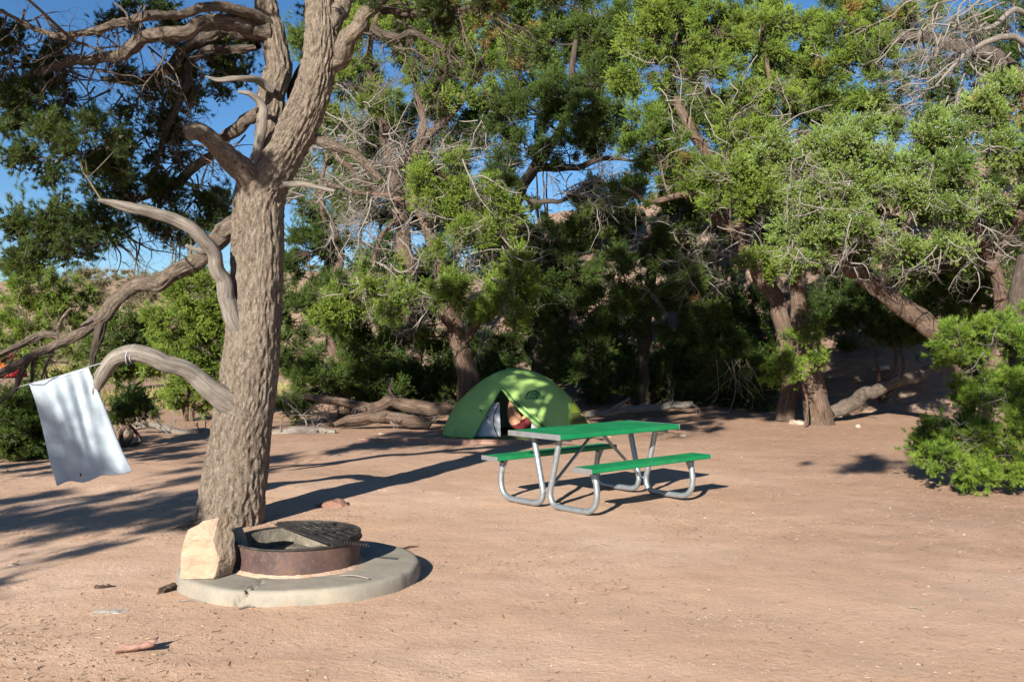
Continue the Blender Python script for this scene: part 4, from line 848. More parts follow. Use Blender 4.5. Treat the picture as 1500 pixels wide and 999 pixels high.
def lathe(acc, c, prof, n=96, wob=0, seed=1):
    a_ = np.linspace(0, 2 * np.pi, n, endpoint=False); rows = []
    w = 1 + wob * fbm(np.stack([np.cos(a_) * 1.5, np.sin(a_) * 1.5, 0 * a_], -1), 2, seed)
    for (r, z) in prof: rows.append(np.column_stack([np.cos(a_) * r * w, np.sin(a_) * r * w, 0 * a_ + z]))
    m_ = len(prof); i = np.arange(m_ - 1)[:, None] * n; j = np.arange(n)[None]; j2 = (j + 1) % n
    acc.add(np.concatenate(rows) + c, np.stack([i + j, i + j2, i + n + j2, i + n + j], -1).reshape(-1, 4))
RC = np.array([-1.505, 6.985, 0.])
a = Acc(); aa = np.linspace(0, 2 * np.pi, 160, endpoint=False); wd = .035 + .05 * np.clip(fbm(np.stack([np.cos(aa) * 2.5, np.sin(aa) * 2.5, 0 * aa], -1), 3, 71) + .25, 0, 1)
V = np.concatenate([np.column_stack([np.cos(aa) * (.425 + wd * f), np.sin(aa) * (.425 + wd * f), .110 + .018 * (1 - f) ** 1.5 + .004 * noise(np.stack([np.cos(aa) * 14, np.sin(aa) * 14, 0 * aa + f * 3], -1), 3)]) for f in (0, .3, .6, .85, 1.0)]); V[-160:, 2] = .104
i = np.arange(4)[:, None] * 160; j = np.arange(160)[None]; j2 = (j + 1) % 160
a.add(V + RC, np.stack([i + j, i + 160 + j, i + 160 + j2, i + j2], -1).reshape(-1, 4)); a.build('sand_drift', 'sand', po)
fr = thing('fire_ring', 'rusty brown steel fire ring with sooty grate on the concrete slab', 'fire ring', RC + [0, 0, .112])
a = Acc(); lathe(a, RC, [(.432, .108), (.433, .20), (.433, .288)], 96, .012); a.build('wall', 'rusty_steel', fr)
a = Acc(); lathe(a, RC, [(.4235, .288), (.4232, .2), (.4235, .108)], 96, .012); a.build('inner_wall', 'ash', fr)
a = Acc(); lathe(a, RC, [(.422, .286), (.447, .286), (.449, .291), (.447, .296), (.424, .297), (.4215, .292), (.422, .286)], 96, .012); a.build('rim', 'sooty_steel', fr)
a = Acc(); aa = np.linspace(0, 2 * np.pi, 64, endpoint=False); rr_ = np.linspace(0.001, .425, 16)
V = np.array([[r * math.cos(q), r * math.sin(q), 0] for r in rr_ for q in aa]); V[:, 2] = .128 + .035 * fbm(V * 6, 4, 3) + .03 * np.exp(-((V[:, 0] + .15) ** 2 + (V[:, 1] - .3) ** 2) / .05)
i = np.arange(15)[:, None] * 64; j = np.arange(64)[None]; j2 = (j + 1) % 64
a.add(V + RC, np.stack([i + j, i + j2, i + 64 + j2, i + 64 + j], -1).reshape(-1, 4)); a.build('ash_bed', 'ash', fr)
# grate: a half disc of bars lying over the far right of the ring
gt = bpy.data.objects.new('grate', None); COL.objects.link(gt); gt.parent = fr
ca, cb = np.array([-1.80, 7.24]), np.array([-1.30, 6.585]); cd = (cb - ca) / np.linalg.norm(cb - ca); cn = np.array([-cd[1], cd[0]])
if np.dot(cn, [1, 0]) < 0: cn = -cn
_o = ca + cn * .12 - RC[:2]; _b = np.dot(_o, cd); _d = math.sqrt(_b * _b - np.dot(_o, _o) + .434 ** 2); ca, cb = RC[:2] + _o + cd * (-_b - _d), RC[:2] + _o + cd * (-_b + _d)
a = Acc()
a1 = math.atan2(*(ca - RC[:2])[::-1]); a2 = math.atan2(*(cb - RC[:2])[::-1])
arc = [RC + [math.cos(q) * .436, math.sin(q) * .436, .314] for q in np.linspace(a1, a2, 40)]
def flatbar(acc, p, w=.012, h=.028):
    p = np.asarray(p, float); t_, _, _ = frames(p) if len(p) > 2 else (np.repeat(nrm(p[1] - p[0])[None], 2, 0), 0, 0)
    sd = nrm(np.cross(t_, [0, 0, 1.])) * w / 2; up = np.array([0, 0, h / 2])
    v = np.stack([p - sd - up, p + sd - up, p + sd + up, p - sd + up], 1); n = len(p)
    i = np.arange(n - 1)[:, None] * 4; j = np.arange(4)[None]; j2 = (j + 1) % 4
    f = np.stack([i + j, i + j2, i + 4 + j2, i + 4 + j], -1).reshape(-1, 4)
    acc.add(v.reshape(-1, 3), f); acc.add(v[0], [[3, 2, 1, 0]]); acc.add(v[-1], [[0, 1, 2, 3]])
flatbar(a, arc, .012, .034); a.build('frame', 'sooty_steel', gt, smooth=False)
for k in range(12):
    off = .0 + k * .072; o2 = ca + cn * off - RC[:2]; bq = np.dot(o2, cd); cq = np.dot(o2, o2) - .432 ** 2
    dsc = bq * bq - cq
    if dsc <= .004: continue
    p0 = ca + cn * off + cd * (-bq - math.sqrt(dsc)); p1 = ca + cn * off + cd * (-bq + math.sqrt(dsc))
    a = Acc(); z = .317; flatbar(a, [np.array([*p0, z]), np.array([*p1, z])], .030 if k else .045, .010); a.build('bar', 'sooty_steel', gt, smooth=False)
for k, (u0, off0, off1) in enumerate([(.22, 0, .50), (.55, 0, .56)]):
    a = Acc(); p0 = ca + cd * u0; p1 = p0 + cn * off1
    d_ = p1 - RC[:2]; r_ = np.linalg.norm(d_); p1 = RC[:2] + d_ * min(1, .43 / r_)
    flatbar(a, [np.array([*p0, .3265]), np.array([*p1, .3265])], .03, .007); a.build('cross_bar', 'sooty_steel', gt, smooth=False)
q = np.linspace(0, 9 * 2 * np.pi, 150); h0 = np.array([-1.13, 6.74, .305]); hd = nrm(np.array([.9, -.12, -.08])); hs = nrm(np.cross(hd, [0, 0, 1.])); hu = np.cross(hs, hd)
a = Acc(); tube(a, h0 + hd * (q / q[-1] * .17)[:, None] + (hs * np.cos(q)[:, None] + hu * np.sin(q)[:, None]) * .011, .0035, 5); a.build('coil_handle', 'sooty_steel', gt)

# ================================================================== stones
def hull(pts, sub=2, amp=.02, freq=5, seed=1, sm=.25):
    bm = bmesh.new()
    for p in pts: bm.verts.new(p)
    r_ = bmesh.ops.convex_hull(bm, input=bm.verts)
    bmesh.ops.delete(bm, geom=[g for g in bm.verts if not g.link_faces], context='VERTS')
    bmesh.ops.triangulate(bm, faces=bm.faces)
    for k in range(sub):
        bmesh.ops.subdivide_edges(bm, edges=bm.edges, cuts=1, use_grid_fill=True)
        if k < 2 and sm: bmesh.ops.smooth_vert(bm, verts=bm.verts, factor=sm, use_axis_x=True, use_axis_y=True, use_axis_z=True)
    bm.verts.ensure_lookup_table(); bm.normal_update()
    co = np.array([v.co for v in bm.verts]); no = np.array([v.normal for v in bm.verts])
    co = co + no * (amp * fbm(co * freq + seed, 4, seed))[:, None]
    f = [[v.index for v in fc.verts] for fc in bm.faces]; bm.free(); return co, f
def rock_obj(name, pts, loc, m_, label, cat='rock', sub=3, amp=.02, freq=5, seed=1, group=None, sm=.25):
    co, f = hull(pts, sub, amp, freq, seed, sm)
    a = Acc(); a.add(co + loc, f); o = a.build(name, m_, None, smooth=False, origin=loc)
    return tag(o, label, cat, group)
bl = np.array([-2.01, 6.62, .112])
rock_obj('boulder', [(-.175, -.10, 0), (.07, -.14, 0), (.15, .02, 0), (.10, .15, 0), (-.14, .13, 0), (-.165, -.11, .20), (-.115, -.10, .315), (-.03, -.06, .37), (.07, -.02, .395), (.115, .05, .40), (.155, .05, .24), (.16, .02, .12), (.095, -.125, .12), (.06, -.115, .25), (-.10, .12, .30), (.06, .14, .36)],
         bl, 'sandstone', 'pale tan sandstone block standing upright on the concrete beside the fire ring', 'rock', 4, .020, 9, 5, sm=.10)
rock_obj('stone', [(-.06, -.05, 0), (.06, -.05, 0), (.07, .06, 0), (-.06, .06, 0), (-.04, -.03, .27), (.05, -.02, .25), (.03, .04, .29), (.075, .01, .16), (-.07, 0, .15)],
         np.array([-1.90, 6.86, .112]), 'sandstone', 'smaller sandstone chunk wedged between upright block and fire ring', 'rock', 3, .015, 9, 9, sm=.15)
def pebble_pts(sx, sy, sz, seed, n=18):
    g = np.random.default_rng(seed); u = nrm(g.normal(size=(n, 3))); u[:, 2] = np.abs(u[:, 2]) * 1.0 - .25; return u * [sx, sy, sz] * g.uniform(.8, 1.05, (n, 1))
for k, (px, py, w, hh, m_, lb) in enumerate([
    (487, 744, .20, .14, 'red_rock', 'flat reddish rock lying in the shadow of the big trunk'),
    (1001, 641, .10, .11, 'pale_stone', 'pale stone on the sand just beyond the picnic table'),
    (1168, 626, .22, .22, 'pale_stone', 'low pale rock against the foot of the leaning juniper'),
    (1236, 617, .22, .14, 'sandstone', 'tan sandstone slab on the far side of the leaning juniper foot'),
    (1257, 630, .09, .10, 'pale_stone', 'small grey stone beside the tan sandstone slab'),
    (1290, 606, .30, .2, 'grey_stone', 'grey boulder at the foot of the shaded bank'),
    (20, 830, .045, .045, 'pale_stone', 'small pale stone in the pinyon shadow far from the fire ring'),
    (165, 902, .16, .02, 'grey_stone', 'flat grey stone half buried in the sand'),
    (560, 641, .10, .06, 'pale_stone', 'pale stone at the end of the timber edging'),
    (600, 630, .09, .08, 'pale_stone', 'pale stone near the tent and the fallen logs'),
    (985, 571, .22, .22, 'sandstone', 'sandstone lump in the shade behind the grey log'),
    (672, 733, .045, .035, 'pale_stone', 'small whitish stone between trunk shadow and picnic table'),
    (640, 668, .02, .0, 'pale_stone', '')]):
    if not lb: continue
    d_ = G(px, py); d_[2] = top_h(d_[0], d_[1]) - .01
    rock_obj('stone', pebble_pts(w, w * .75, hh, 40 + k), d_, m_, lb, 'rock', 3, w * .07, 3 / max(w, .05), 60 + k, sm=.2)

# ================================================================== picnic table
TL = np.array([.888, 10.423, 0.]); TR = .740
tb = thing('picnic_table', 'green picnic table with two benches on bent galvanised pipe legs', 'picnic table', (TL[0], TL[1], top_h(TL[0], TL[1])))
cT, sT = math.cos(TR), math.sin(TR)
def tw(p):
    p = np.asarray(p, float).reshape(-1, 3); return np.stack([TL[0] + p[:, 0] * cT - p[:, 1] * sT, TL[1] + p[:, 0] * sT + p[:, 1] * cT, p[:, 2]], -1)
def bbox(x0, x1, y0, y1, z0, z1, bev=.004):
    bm = bmesh.new(); bmesh.ops.create_cube(bm, size=1)
    for v in bm.verts: v.co = ((x0 + x1) / 2 + v.co.x * (x1 - x0), (y0 + y1) / 2 + v.co.y * (y1 - y0), (z0 + z1) / 2 + v.co.z * (z1 - z0))
    if bev: bmesh.ops.bevel(bm, geom=bm.edges, offset=bev, segments=2, affect='EDGES')
    co = np.array([v.co for v in bm.verts]); f = [[v.index for v in q.verts] for q in bm.faces]; bm.free(); return co, f
def addbox(acc, *b_, xf=tw, bev=.004):
    co, f = bbox(*b_, bev=bev); co = xf(co)
    for n in sorted(set(len(q) for q in f)):
        ff = [q for q in f if len(q) == n]; acc.add(co, ff)
def tpart(name, m_, parent, *b_, bev=.004):
    a = Acc(); addbox(a, *b_, bev=bev); return a.build(name, m_, parent, smooth=False)
ttop = bpy.data.objects.new('tabletop', None); COL.objects.link(ttop); ttop.parent = tb
for k in range(3): tpart('plank', 'green_paint', ttop, -.912, .912, -.37 + k * .2472, -.37 + k * .2472 + .2425, .712, .762, bev=.005)
for s_ in (-1, 1): tpart('end_cap', 'aluminium', ttop, *sorted((s_ * .9125, s_ * .9185)), -.372, .372, .710, .7635, bev=.0015)
for s_ in (-1, 1):
    y0, y1 = sorted((s_ * .785, s_ * .535))
    bn = tpart('bench', 'green_paint', tb, -.912, .912, y0, y1, .430, .473, bev=.005)
    for e in (-1, 1): tpart('end_cap', 'aluminium', bn, *sorted((e * .9125, e * .9185)), y0 - .001, y1 + .001, .428, .4745, bev=.0015)
for e in (-1, 1):
    for s_ in (-1, 1):
        yz = [(.185, .700), (.150, .56), (.085, .30), (.055, .185), (.055, .12), (.085, .060), (.15, .034), (.25, .030), (.46, .030), (.565, .036), (.635, .075), (.672, .14), (.682, .22), (.670, .32), (.655, .40)]
        a = Acc(); tube(a, tw([(e * .735, s_ * y, z) for y, z in yz]), .0302, 16, .03); lg = a.build('leg', 'galvanised', tb)
        a = Acc(); w = tw([(e * .735 - .006, s_ * .700, .425), (e * .735 - .006, s_ * .575, .425), (e * .735 - .006, s_ * .672, .24), (e * .735 + .006, s_ * .700, .425), (e * .735 + .006, s_ * .575, .425), (e * .735 + .006, s_ * .672, .24)])
        a.add(w, [[0, 1, 2], [5, 4, 3]]); a.add(w, [[0, 3, 4, 1], [1, 4, 5, 2], [2, 5, 3, 0]]); a.build('bench_bracket', 'galvanised', lg, smooth=False)
    tpart('crossbar', 'galvanised', tb, e * .735 - .022, e * .735 + .022, -.34, .34, .686, .711)
    for yy in (0,):
        a = Acc(); tube(a, tw([(e * .06, yy, .70), (e * .70, yy, .185)]), .0165, 10, .1); a.build('brace', 'galvanised', tb)
    a = Acc(); tube(a, tw([(e * .735, -.06, .17), (e * .735, .06, .17)]), .012, 8); a.build('bolt', 'galvanised', tb)

# ================================================================== hanging sheet and its line
def lerp(a, b_, t_): return a * (1 - t_) + b_ * t_
c_tl, c_tr, c_bl, c_br = P(43, 567, 8.55), P(130, 542, 8.62), P(85, 714, 8.80), P(195, 694, 8.92)
n1_, n2_ = 60, 80; U, Vv = np.meshgrid(np.linspace(0, 1, n1_), np.linspace(0, 1, n2_))
S = (c_tl * (1 - U)[..., None] + c_tr * U[..., None]) * (1 - Vv)[..., None] + (c_bl * (1 - U)[..., None] + c_br * U[..., None]) * Vv[..., None]
nrmS = nrm(np.cross(c_tr - c_tl, c_bl - c_tl)); acr = nrm(c_tr - c_tl)
fold = .020 * np.sin(U * 30 + 2.5 * Vv + 2 * noise(np.stack([U * 3, Vv * 1.5, 0 * U], -1), 3)) * (1 - .75 * Vv) * (.35 + U) + .036 * np.sin(U * 11 + 1.2 - 1.5 * Vv) * (.3 + .5 * Vv) + .02 * fbm(np.stack([U * 5, Vv * 3, 0 * U], -1), 3, 9)
fold = fold * np.minimum(1, Vv * 5 + .15)
S = S + nrmS * fold[..., None] + np.array([0, 0, 1]) * (.012 * np.sin(U * 14) * Vv)[..., None] + acr * (.012 * np.sin(Vv * 5 + 1) * Vv)[..., None]
i = np.arange(n2_ - 1)[:, None] * n1_ + np.arange(n1_ - 1)[None]
sh = thing('white_sheet', 'white cloth sheet hung from a line at the bent grey branch', 'sheet', (c_tl + c_tr) / 2)
a = Acc(); a.add(S, np.stack([i, i + 1, i + n1_ + 1, i + n1_], -1).reshape(-1, 4)); so = a.build('cloth', 'white_cloth', sh)
md = so.modifiers.new('thick', 'SOLIDIFY'); md.thickness = .002
a = Acc(); e_ = np.concatenate([S[-2:, :].mean(0)]); tube(a, e_ - nrmS * .001, .0035, 5); a.build('hem', 'white_cloth', so)
a = Acc(); tube(a, S[1, :], .0045, 5); a.build('hem', 'white_cloth', so)
lb = S[-6, 20]; a = Acc(); w = np.array([lb, lb + acr * .014, lb + acr * .012 + [0, 0, .055], lb + [0, 0, .055]]) - np.array([0, .012, 0]); a.add(np.vstack([w, w - [0, .002, 0]]), [[0, 1, 2, 3], [7, 6, 5, 4], [0, 4, 5, 1], [1, 5, 6, 2], [2, 6, 7, 3], [3, 7, 4, 0]]); a.build('care_label', 'black_trim', so, smooth=False)
ln_ = thing('clothes_line', 'thin grey cord tied round the bent branch holding the sheet', 'rope', P(150, 536, 8.64))
a = Acc(); tube(a, [P(194, 526, 8.60), P(160, 533, 8.60), c_tr + [0, 0, .006], (c_tl + c_tr) / 2 + [0, 0, .0], c_tl + [0, 0, .006], P(24, 572, 9.2)], .0035, 5, .05); a.build('cord', 'rope_grey', ln_)
for k, (px, py, dd) in enumerate([(196, 522, D - .5), (190, 524, D - .51)]):
    c0 = P(px, py, dd); q = np.linspace(0, 2 * np.pi, 20); a = Acc(); tube(a, c0 + np.stack([0 * q + .01 * np.sin(q), np.cos(q) * .084, np.sin(q) * .084], -1), .005, 5); a.build('knot', 'rope_grey', ln_)

# ================================================================== tent
TC = np.array([.085, 17.75, top_h(.085, 17.75)]); TA, TB_, TH = 1.32, .98, 1.20
def t_h(x): return np.maximum(1e-4, 1 - np.abs(np.clip(x, -1, 1)) ** 1.7) ** .66
def t_front(x, z, sgn=-1, sc=1.0):
    hx_ = TH * sc * t_h(x / (TA * sc)); q = np.clip(z / np.maximum(hx_, 1e-3), 0, 1)
    return sgn * TB_ * sc * np.sqrt(np.maximum(0, 1 - q ** 1.7)) * (.35 + .65 * np.minimum(1, hx_ / (TH * sc) * 1.3))
zz = np.linspace(.03, 1, 46)
def outline(z, side, sc=1.0):
    "half width at height z"
    u = np.maximum(0, 1 - np.clip(z / (TH * sc), 0, 1) ** (1 / .66)) ** (1 / 1.7); return side * TA * sc * u
def panel(name, m_, parent, lo, hi, z0, z1, sgn=-1, sc=1.0, nz=44, nxx=36, wr=.012, seed=3):
    z = z0 + (z1 - z0) * np.linspace(0, 1, nz); rows = []
    for q in z:
        x = np.linspace(lo(q), hi(q), nxx); y = t_front(x, q, sgn, sc)
        wv = wr * fbm(np.stack([x * 2.5, 0 * x + q * 2.5, y], -1), 3, seed)
        rows.append(np.column_stack([x, y - wv * 1.2, 0 * x + q + wv * .5]))
    V = np.concatenate(rows) + TC; i = np.arange(nz - 1)[:, None] * nxx + np.arange(nxx - 1)[None]
    a = Acc(); a.add(V, np.stack([i, i + 1, i + nxx + 1, i + nxx], -1).reshape(-1, 4)); o = a.build(name, m_, parent)
    md = o.modifiers.new('thick', 'SOLIDIFY'); md.thickness = .003; return o
tent = thing('tent', 'bright green dome tent with its door flap half open', 'tent', TC)
AZ, AX = .84, -.27                                        # the top of the door opening
def open_l(z): return AX - .48 * (np.clip((AZ - z) / AZ, 0, 1)) ** .92 if z < AZ else AX + (z - AZ) * .25
def open_r(z): return AX + .03 + .92 * (np.clip((AZ - z) / AZ, 0, 1)) ** 1.22 if z < AZ else AX + (z - AZ) * .25
fl_l = panel('fly_panel', 'fly_green', tent, lambda z: outline(z, -1), open_l, .03, TH * .995)
fl_r = panel('fly_panel', 'fly_green', tent, open_r, lambda z: min(outline(z, 1), .88 + .12 * z) if z < .62 else outline(z, 1), .05, TH * .995, seed=8, nxx=60)
panel('fly_panel', 'fly_olive', tent, lambda z: min(.883 + .12 * z, outline(z, 1)), lambda z: outline(z, 1), .06, .61, nxx=16, nz=24, seed=4)
panel('fly_panel', 'fly_green', tent, lambda z: outline(z, -1), lambda z: outline(z, 1), .03, TH * .995, 1, seed=5)
# dark vent in the end panel
panel('vent', 'olive_dark', fl_r, lambda z: .965 - (z - .25) * .25, lambda z: outline(z, 1) - .02, .27, .44, sgn=-1, sc=1.012, nz=10, nxx=10, wr=0)
# rolled door flap along the right edge of the opening
zs = np.linspace(AZ, .06, 26); xs = np.array([open_r(q) for q in zs]); ys = t_front(xs, zs) - .02
for k, (o_, r0, m_) in enumerate([(0, .030, 'fly_green'), (.045, .026, 'fly_dark'), (.085, .022, 'fly_green')]):
    pth = np.column_stack([xs + o_ * .75, ys - .012, zs + o_ * .55]) + TC
    a = Acc(); tube(a, pth[:-2 - k * 2], r0 * np.linspace(.35, 1.2, 26)[:-2 - k * 2], 10, .03, .35, 20, 4 + k); a.build('rolled_flap', m_, fl_r)
# dark binding along the left edge of the opening
zs = np.linspace(AZ + .05, .04, 24); xs = np.array([open_l(q) for q in zs]); ys = t_front(xs, zs) - .006
a = Acc(); tube(a, np.column_stack([xs, ys, zs]) + TC, .008, 6, .05); a.build('binding', 'fly_dark', fl_l)
# inner tent
def in_l(z): return -.27 - .05 * z
def in_r(z): return .22 + .1 * z
panel('inner_wall', 'inner_white', tent, lambda z: outline(z, -1, .9), in_l, .03, .62, sc=.9, seed=12)
panel('inner_wall', 'inner_white', tent, in_r, lambda z: outline(z, 1, .9), .03, .62, sc=.9, seed=13)
panel('inner_wall', 'inner_white', tent, lambda z: outline(z, -1, .9), lambda z: outline(z, 1, .9), .03, TH * .89, 1, sc=.9, seed=14)
zs = np.linspace(.60, .05, 16); xs = -.30 - .10 * np.sin((.62 - zs) * 5.2); ys = t_front(xs, zs, -1, .9) - .012
a = Acc(); tube(a, np.column_stack([xs, ys, zs]) + TC, .008, 6, .04); a.build('zip', 'black_trim', tent)
a = Acc(); fq = [(-1.16, -.5), (-.9, -.84), (-.4, -.93), (.4, -.93), (.9, -.84), (1.16, -.5), (1.16, .5), (.6, .85), (-.6, .85), (-1.16, .5)]
V = np.array([(x, y, z) for z in (.005, .06) for (x, y) in fq]) + TC; n = len(fq)
a.add(V, [[k, (k + 1) % n, n + (k + 1) % n, n + k] for k in range(n)]); a.add(V[n:], [list(range(n))]); a.build('floor_tub', 'olive_dark', tent, smooth=False)
# pole over the top
xs = np.linspace(-TA * .995, TA * .995, 60); a = Acc(); tube(a, np.column_stack([xs, 0 * xs + .0, TH * t_h(xs / TA) * .985]) + TC, .006, 6); a.build('pole', 'aluminium', tent)
# guy lines with pegs
for (p0, p1) in [((.93, -.28, .56), (1.62, -.6, .0)), ((-1.02, -.45, .26), (-1.12, -1.05, .0)), ((-.98, .3, .5), (-1.8, .9, 0.))]:
    a = Acc(); p0, p1 = np.array(p0) + TC, np.array(p1) + TC; tube(a, [p0, p1], .006, 5, .2); gl = a.build('guy_line', 'rope', tent)
    a = Acc(); tube(a, [p1 + [0, 0, .04], p1 - [.02, 0, .12]], .006, 6); a.build('peg', 'aluminium', gl)
# the maker's mark: an arch over a short line of letters
def on_fly(x, z, off=.012): return np.array([x, float(t_front(np.array(x), np.array(z))) - off, z]) + TC
a = Acc()
for k in range(14):
    q0, q1 = np.pi * (1 - k / 14), np.pi * (1 - (k + 1) / 14)
    def ar(q, r): return on_fly(.28 + math.cos(q) * r * 1.25, .73 + math.sin(q) * r)
    a.add([ar(q0, .075), ar(q1, .075), ar(q1, .105), ar(q0, .105)], [[0, 1, 2, 3]])
for k, (x0, w, h) in enumerate([(.13, .022, .05), (.165, .030, .034), (.205, .022, .05), (.24, .03, .034), (.285, .022, .034), (.32, .03, .05), (.36, .022, .034), (.395, .03, .034), (.44, .025, .05)]):
    a.add([on_fly(x0, .685), on_fly(x0 + w, .685), on_fly(x0 + w, .685 + h), on_fly(x0, .685 + h)], [[0, 1, 2, 3]])
for (x0, z0, x1, z1) in [(.22, .745, .27, .80), (.27, .80, .30, .762), (.30, .762, .33, .79), (.33, .79, .36, .745)]:
    a.add([on_fly(x0, z0), on_fly(x1, z1), on_fly(x1, z1 - .025), on_fly(x0, z0 - .025)], [[0, 1, 2, 3]])
a.build('logo', 'fly_dark', fl_r, smooth=False)
for (x, z) in [(-.62, .50), (-.50, .385)]:
    a = Acc(); c0 = on_fly(x, z, .02); tube(a, [c0 + [-.012, 0, .02], c0, c0 + [.012, 0, -.02]], .010, 6); a.build('toggle', 'black_trim', fl_l)

# the person inside
def skin(name, verts, edges, m_, parent, sub=2, root=0, o=None):
    me = bpy.data.meshes.new(name); o_ = np.array(root_loc(parent)) if parent else np.zeros(3)
    me.from_pydata([tuple(np.array(v[:3]) + o - o_) for v in verts], edges, []); ob = bpy.data.objects.new(name, me); COL.objects.link(ob)
    md = ob.modifiers.new('skin', 'SKIN'); md.use_smooth_shade = True
    for k, v in enumerate(verts):
        r = v[3] if isinstance(v[3], tuple) else (v[3], v[3]); me.skin_vertices[0].data[k].radius = r
        me.skin_vertices[0].data[k].use_root = (k == root)
    ob.modifiers.new('sub', 'SUBSURF').levels = sub; ob.modifiers['sub'].render_levels = sub
    me.materials.append(MAT[m_]); ob.parent = parent; return ob
PB = np.array([.10, 17.28, TC[2] + .06])
pe = thing('person', 'person with bare back in red shorts sitting in the tent doorway, knees up', 'person', PB)
bv = [(0, 0, .10, (.13, .15)), (-.03, 0, .22, (.11, .14)), (-.07, 0, .36, (.11, .15)), (-.10, 0, .49, (.10, .155)), (-.10, 0, .56, (.06, .07)), (-.08, 0, .63, (.055, .055)), (-.055, 0, .70, (.085, .072)), (-.05, 0, .79, (.09, .078)), (-.055, 0, .85, (.06, .055)), (.04, 0, .735, .018)]
be_ = [(0, 1), (1, 2), (2, 3), (3, 4), (4, 5), (5, 6), (6, 7), (7, 8), (6, 9)]
for s_ in (-1, 1):
    k = len(bv); bv += [(.05, s_ * .09, .11, .085), (.22, s_ * .11, .30, .078), (.37, s_ * .11, .47, .058), (.42, s_ * .10, .30, .052), (.46, s_ * .10, .08, .036), (.50, s_ * .10, .025, .034), (.62, s_ * .11, .015, .026)]
    be_ += [(0, k)] + [(k + q, k + q + 1) for q in range(6)]
    k = len(bv); bv += [(-.09, s_ * .17, .51, .055), (-.02, s_ * .20, .38, .046), (.06, s_ * .20, .27, .040), (.19, s_ * .16, .36, .034), (.30, s_ * .10, .47, .024), (.345, s_ * .09, .495, (.016, .034))]
    be_ += [(3, k)] + [(k + q, k + q + 1) for q in range(5)]; hnd = k + 5
    for f in range(4):
        k2 = len(bv); y = s_ * (.058 + .021 * f); l_ = (.030, .036, .034, .026)[f]; bv += [(.375, y, .492, .0095), (.375 + l_ * .8, y, .480, .0085), (.375 + l_, y, .480 - l_, .008)]
        be_ += [(hnd, k2), (k2, k2 + 1), (k2 + 1, k2 + 2)]
    k2 = len(bv); bv += [(.335, s_ * .045, .487, .011), (.365, s_ * .030, .470, .009)]; be_ += [(hnd, k2), (k2, k2 + 1)]
skin('body', bv, be_, 'skin', pe, 2, 0, PB)
sv = [(0, 0, .09, (.142, .165)), (-.02, 0, .19, (.124, .152))]; se = [(0, 1)]
for s_ in (-1, 1):
    k = len(sv); sv += [(.06, s_ * .095, .12, .10), (.24, s_ * .112, .32, .094)]; se += [(0, k), (k, k + 1)]
skin('shorts', sv, se, 'shorts_red', pe, 2, 0, PB)
skin('hair', [(-.075, 0, .72, (.075, .075)), (-.075, 0, .80, (.098, .09)), (-.055, 0, .862, (.085, .08)), (-.01, 0, .88, (.05, .05))], [(0, 1), (1, 2), (2, 3)], 'hair', pe, 2, 0, PB)

# ================================================================== timber edging, logs, fallen branches
def tz(p, extra=0): p = np.array(p); p[2] = top_h(p[0], p[1]) + extra; return p
e0, e1 = G(527, 652), G(768, 655)
tm = thing('timber_edging', 'long reddish timber edging the ground in front of the tent', 'timber', tz((e0 + e1) / 2))
dv = nrm(e1 - e0); pv = np.array([-dv[1], dv[0], 0.]); a = Acc()
for k in range(1):
    def xe(q): return e0 + q[:, :1] * dv + q[:, 1:2] * pv + np.array([0, 0, 1]) * q[:, 2:3]
    nL = 60; ll = np.linspace(0, np.linalg.norm(e1 - e0), nL); sec = np.array([(-.05, -.06), (.05, -.06), (.05, .06), (.04, .075), (-.04, .078), (-.05, .064)])
    V = np.array([[l_, s2[0], s2[1]] for l_ in ll for s2 in sec]); V[:, 1:] += .006 * np.stack([noise(V * [2, 30, 30], 3), noise(V * [2, 30, 30], 4)], -1)
    i = np.arange(nL - 1)[:, None] * 6; j = np.arange(6)[None]; j2 = (j + 1) % 6
    Vw = xe(V); a.add(Vw, np.stack([i + j, i + j2, i + 6 + j2, i + 6 + j], -1).reshape(-1, 4)); a.add(Vw[:6], [[5, 4, 3, 2, 1, 0]]); a.add(Vw[-6:], [[0, 1, 2, 3, 4, 5]])
a.build('beam', 'timber', tm, smooth=False)
for q in (.3, 1.5, 2.5): a = Acc(); c0 = e0 + dv * q + np.array([0, 0, .072]); tube(a, [c0, c0 + [0, 0, .012]], .012, 8); a.build('spike', 'rusty_steel', tm)
def log(name, label, pts, rad, m_='dead_wood', kids=0, cat='log', stubs=(), ln=.6):
    pw = [P(*q) for q in pts]; base = pw[0].copy()
    t_ = Tree(name, label, base, 'juniper', 'juniper_deep', m_, None, cat); t_.slim = .75; pw = [q - np.array([0, 0, .05]) for q in pw]
    t_.limb(pw, rad, 'stem', 18, .06, .22, fur=.012, kink=.8)
    for (pp, rr__) in stubs: t_.limb([P(*q) for q in pp], np.linspace(rr__, rr__ * .5, len(pp)), 'broken_stub', 10, .05, .2, fur=.004)
    for k in range(kids):
        q = t_.nodes[int(rng.integers(0, len(t_.nodes)))]; t_.deadspray(q[0], np.array([rng.normal(), -.4, .6 + .4 * rng.normal()]), ln * rng.uniform(.5, 1), .014, 2, 4, -.05, .35)
    t_.finish()
log('fallen_log', 'long weathered log lying behind the tent toward the big pinyon', [(420, 573, 19.4), (460, 582, 19.3), (510, 592, 19.2), (550, 598, 19.1), (576, 588, 19.2), (610, 595, 19.2), (660, 602, 19.1), (700, 612, 19.2)], [.06, .09, .12, .15, .15, .17, .15, .10], 'bark_juniper', 6, stubs=[([(580, 586, 19.2), (572, 574, 19), (566, 562, 19)], .06)])
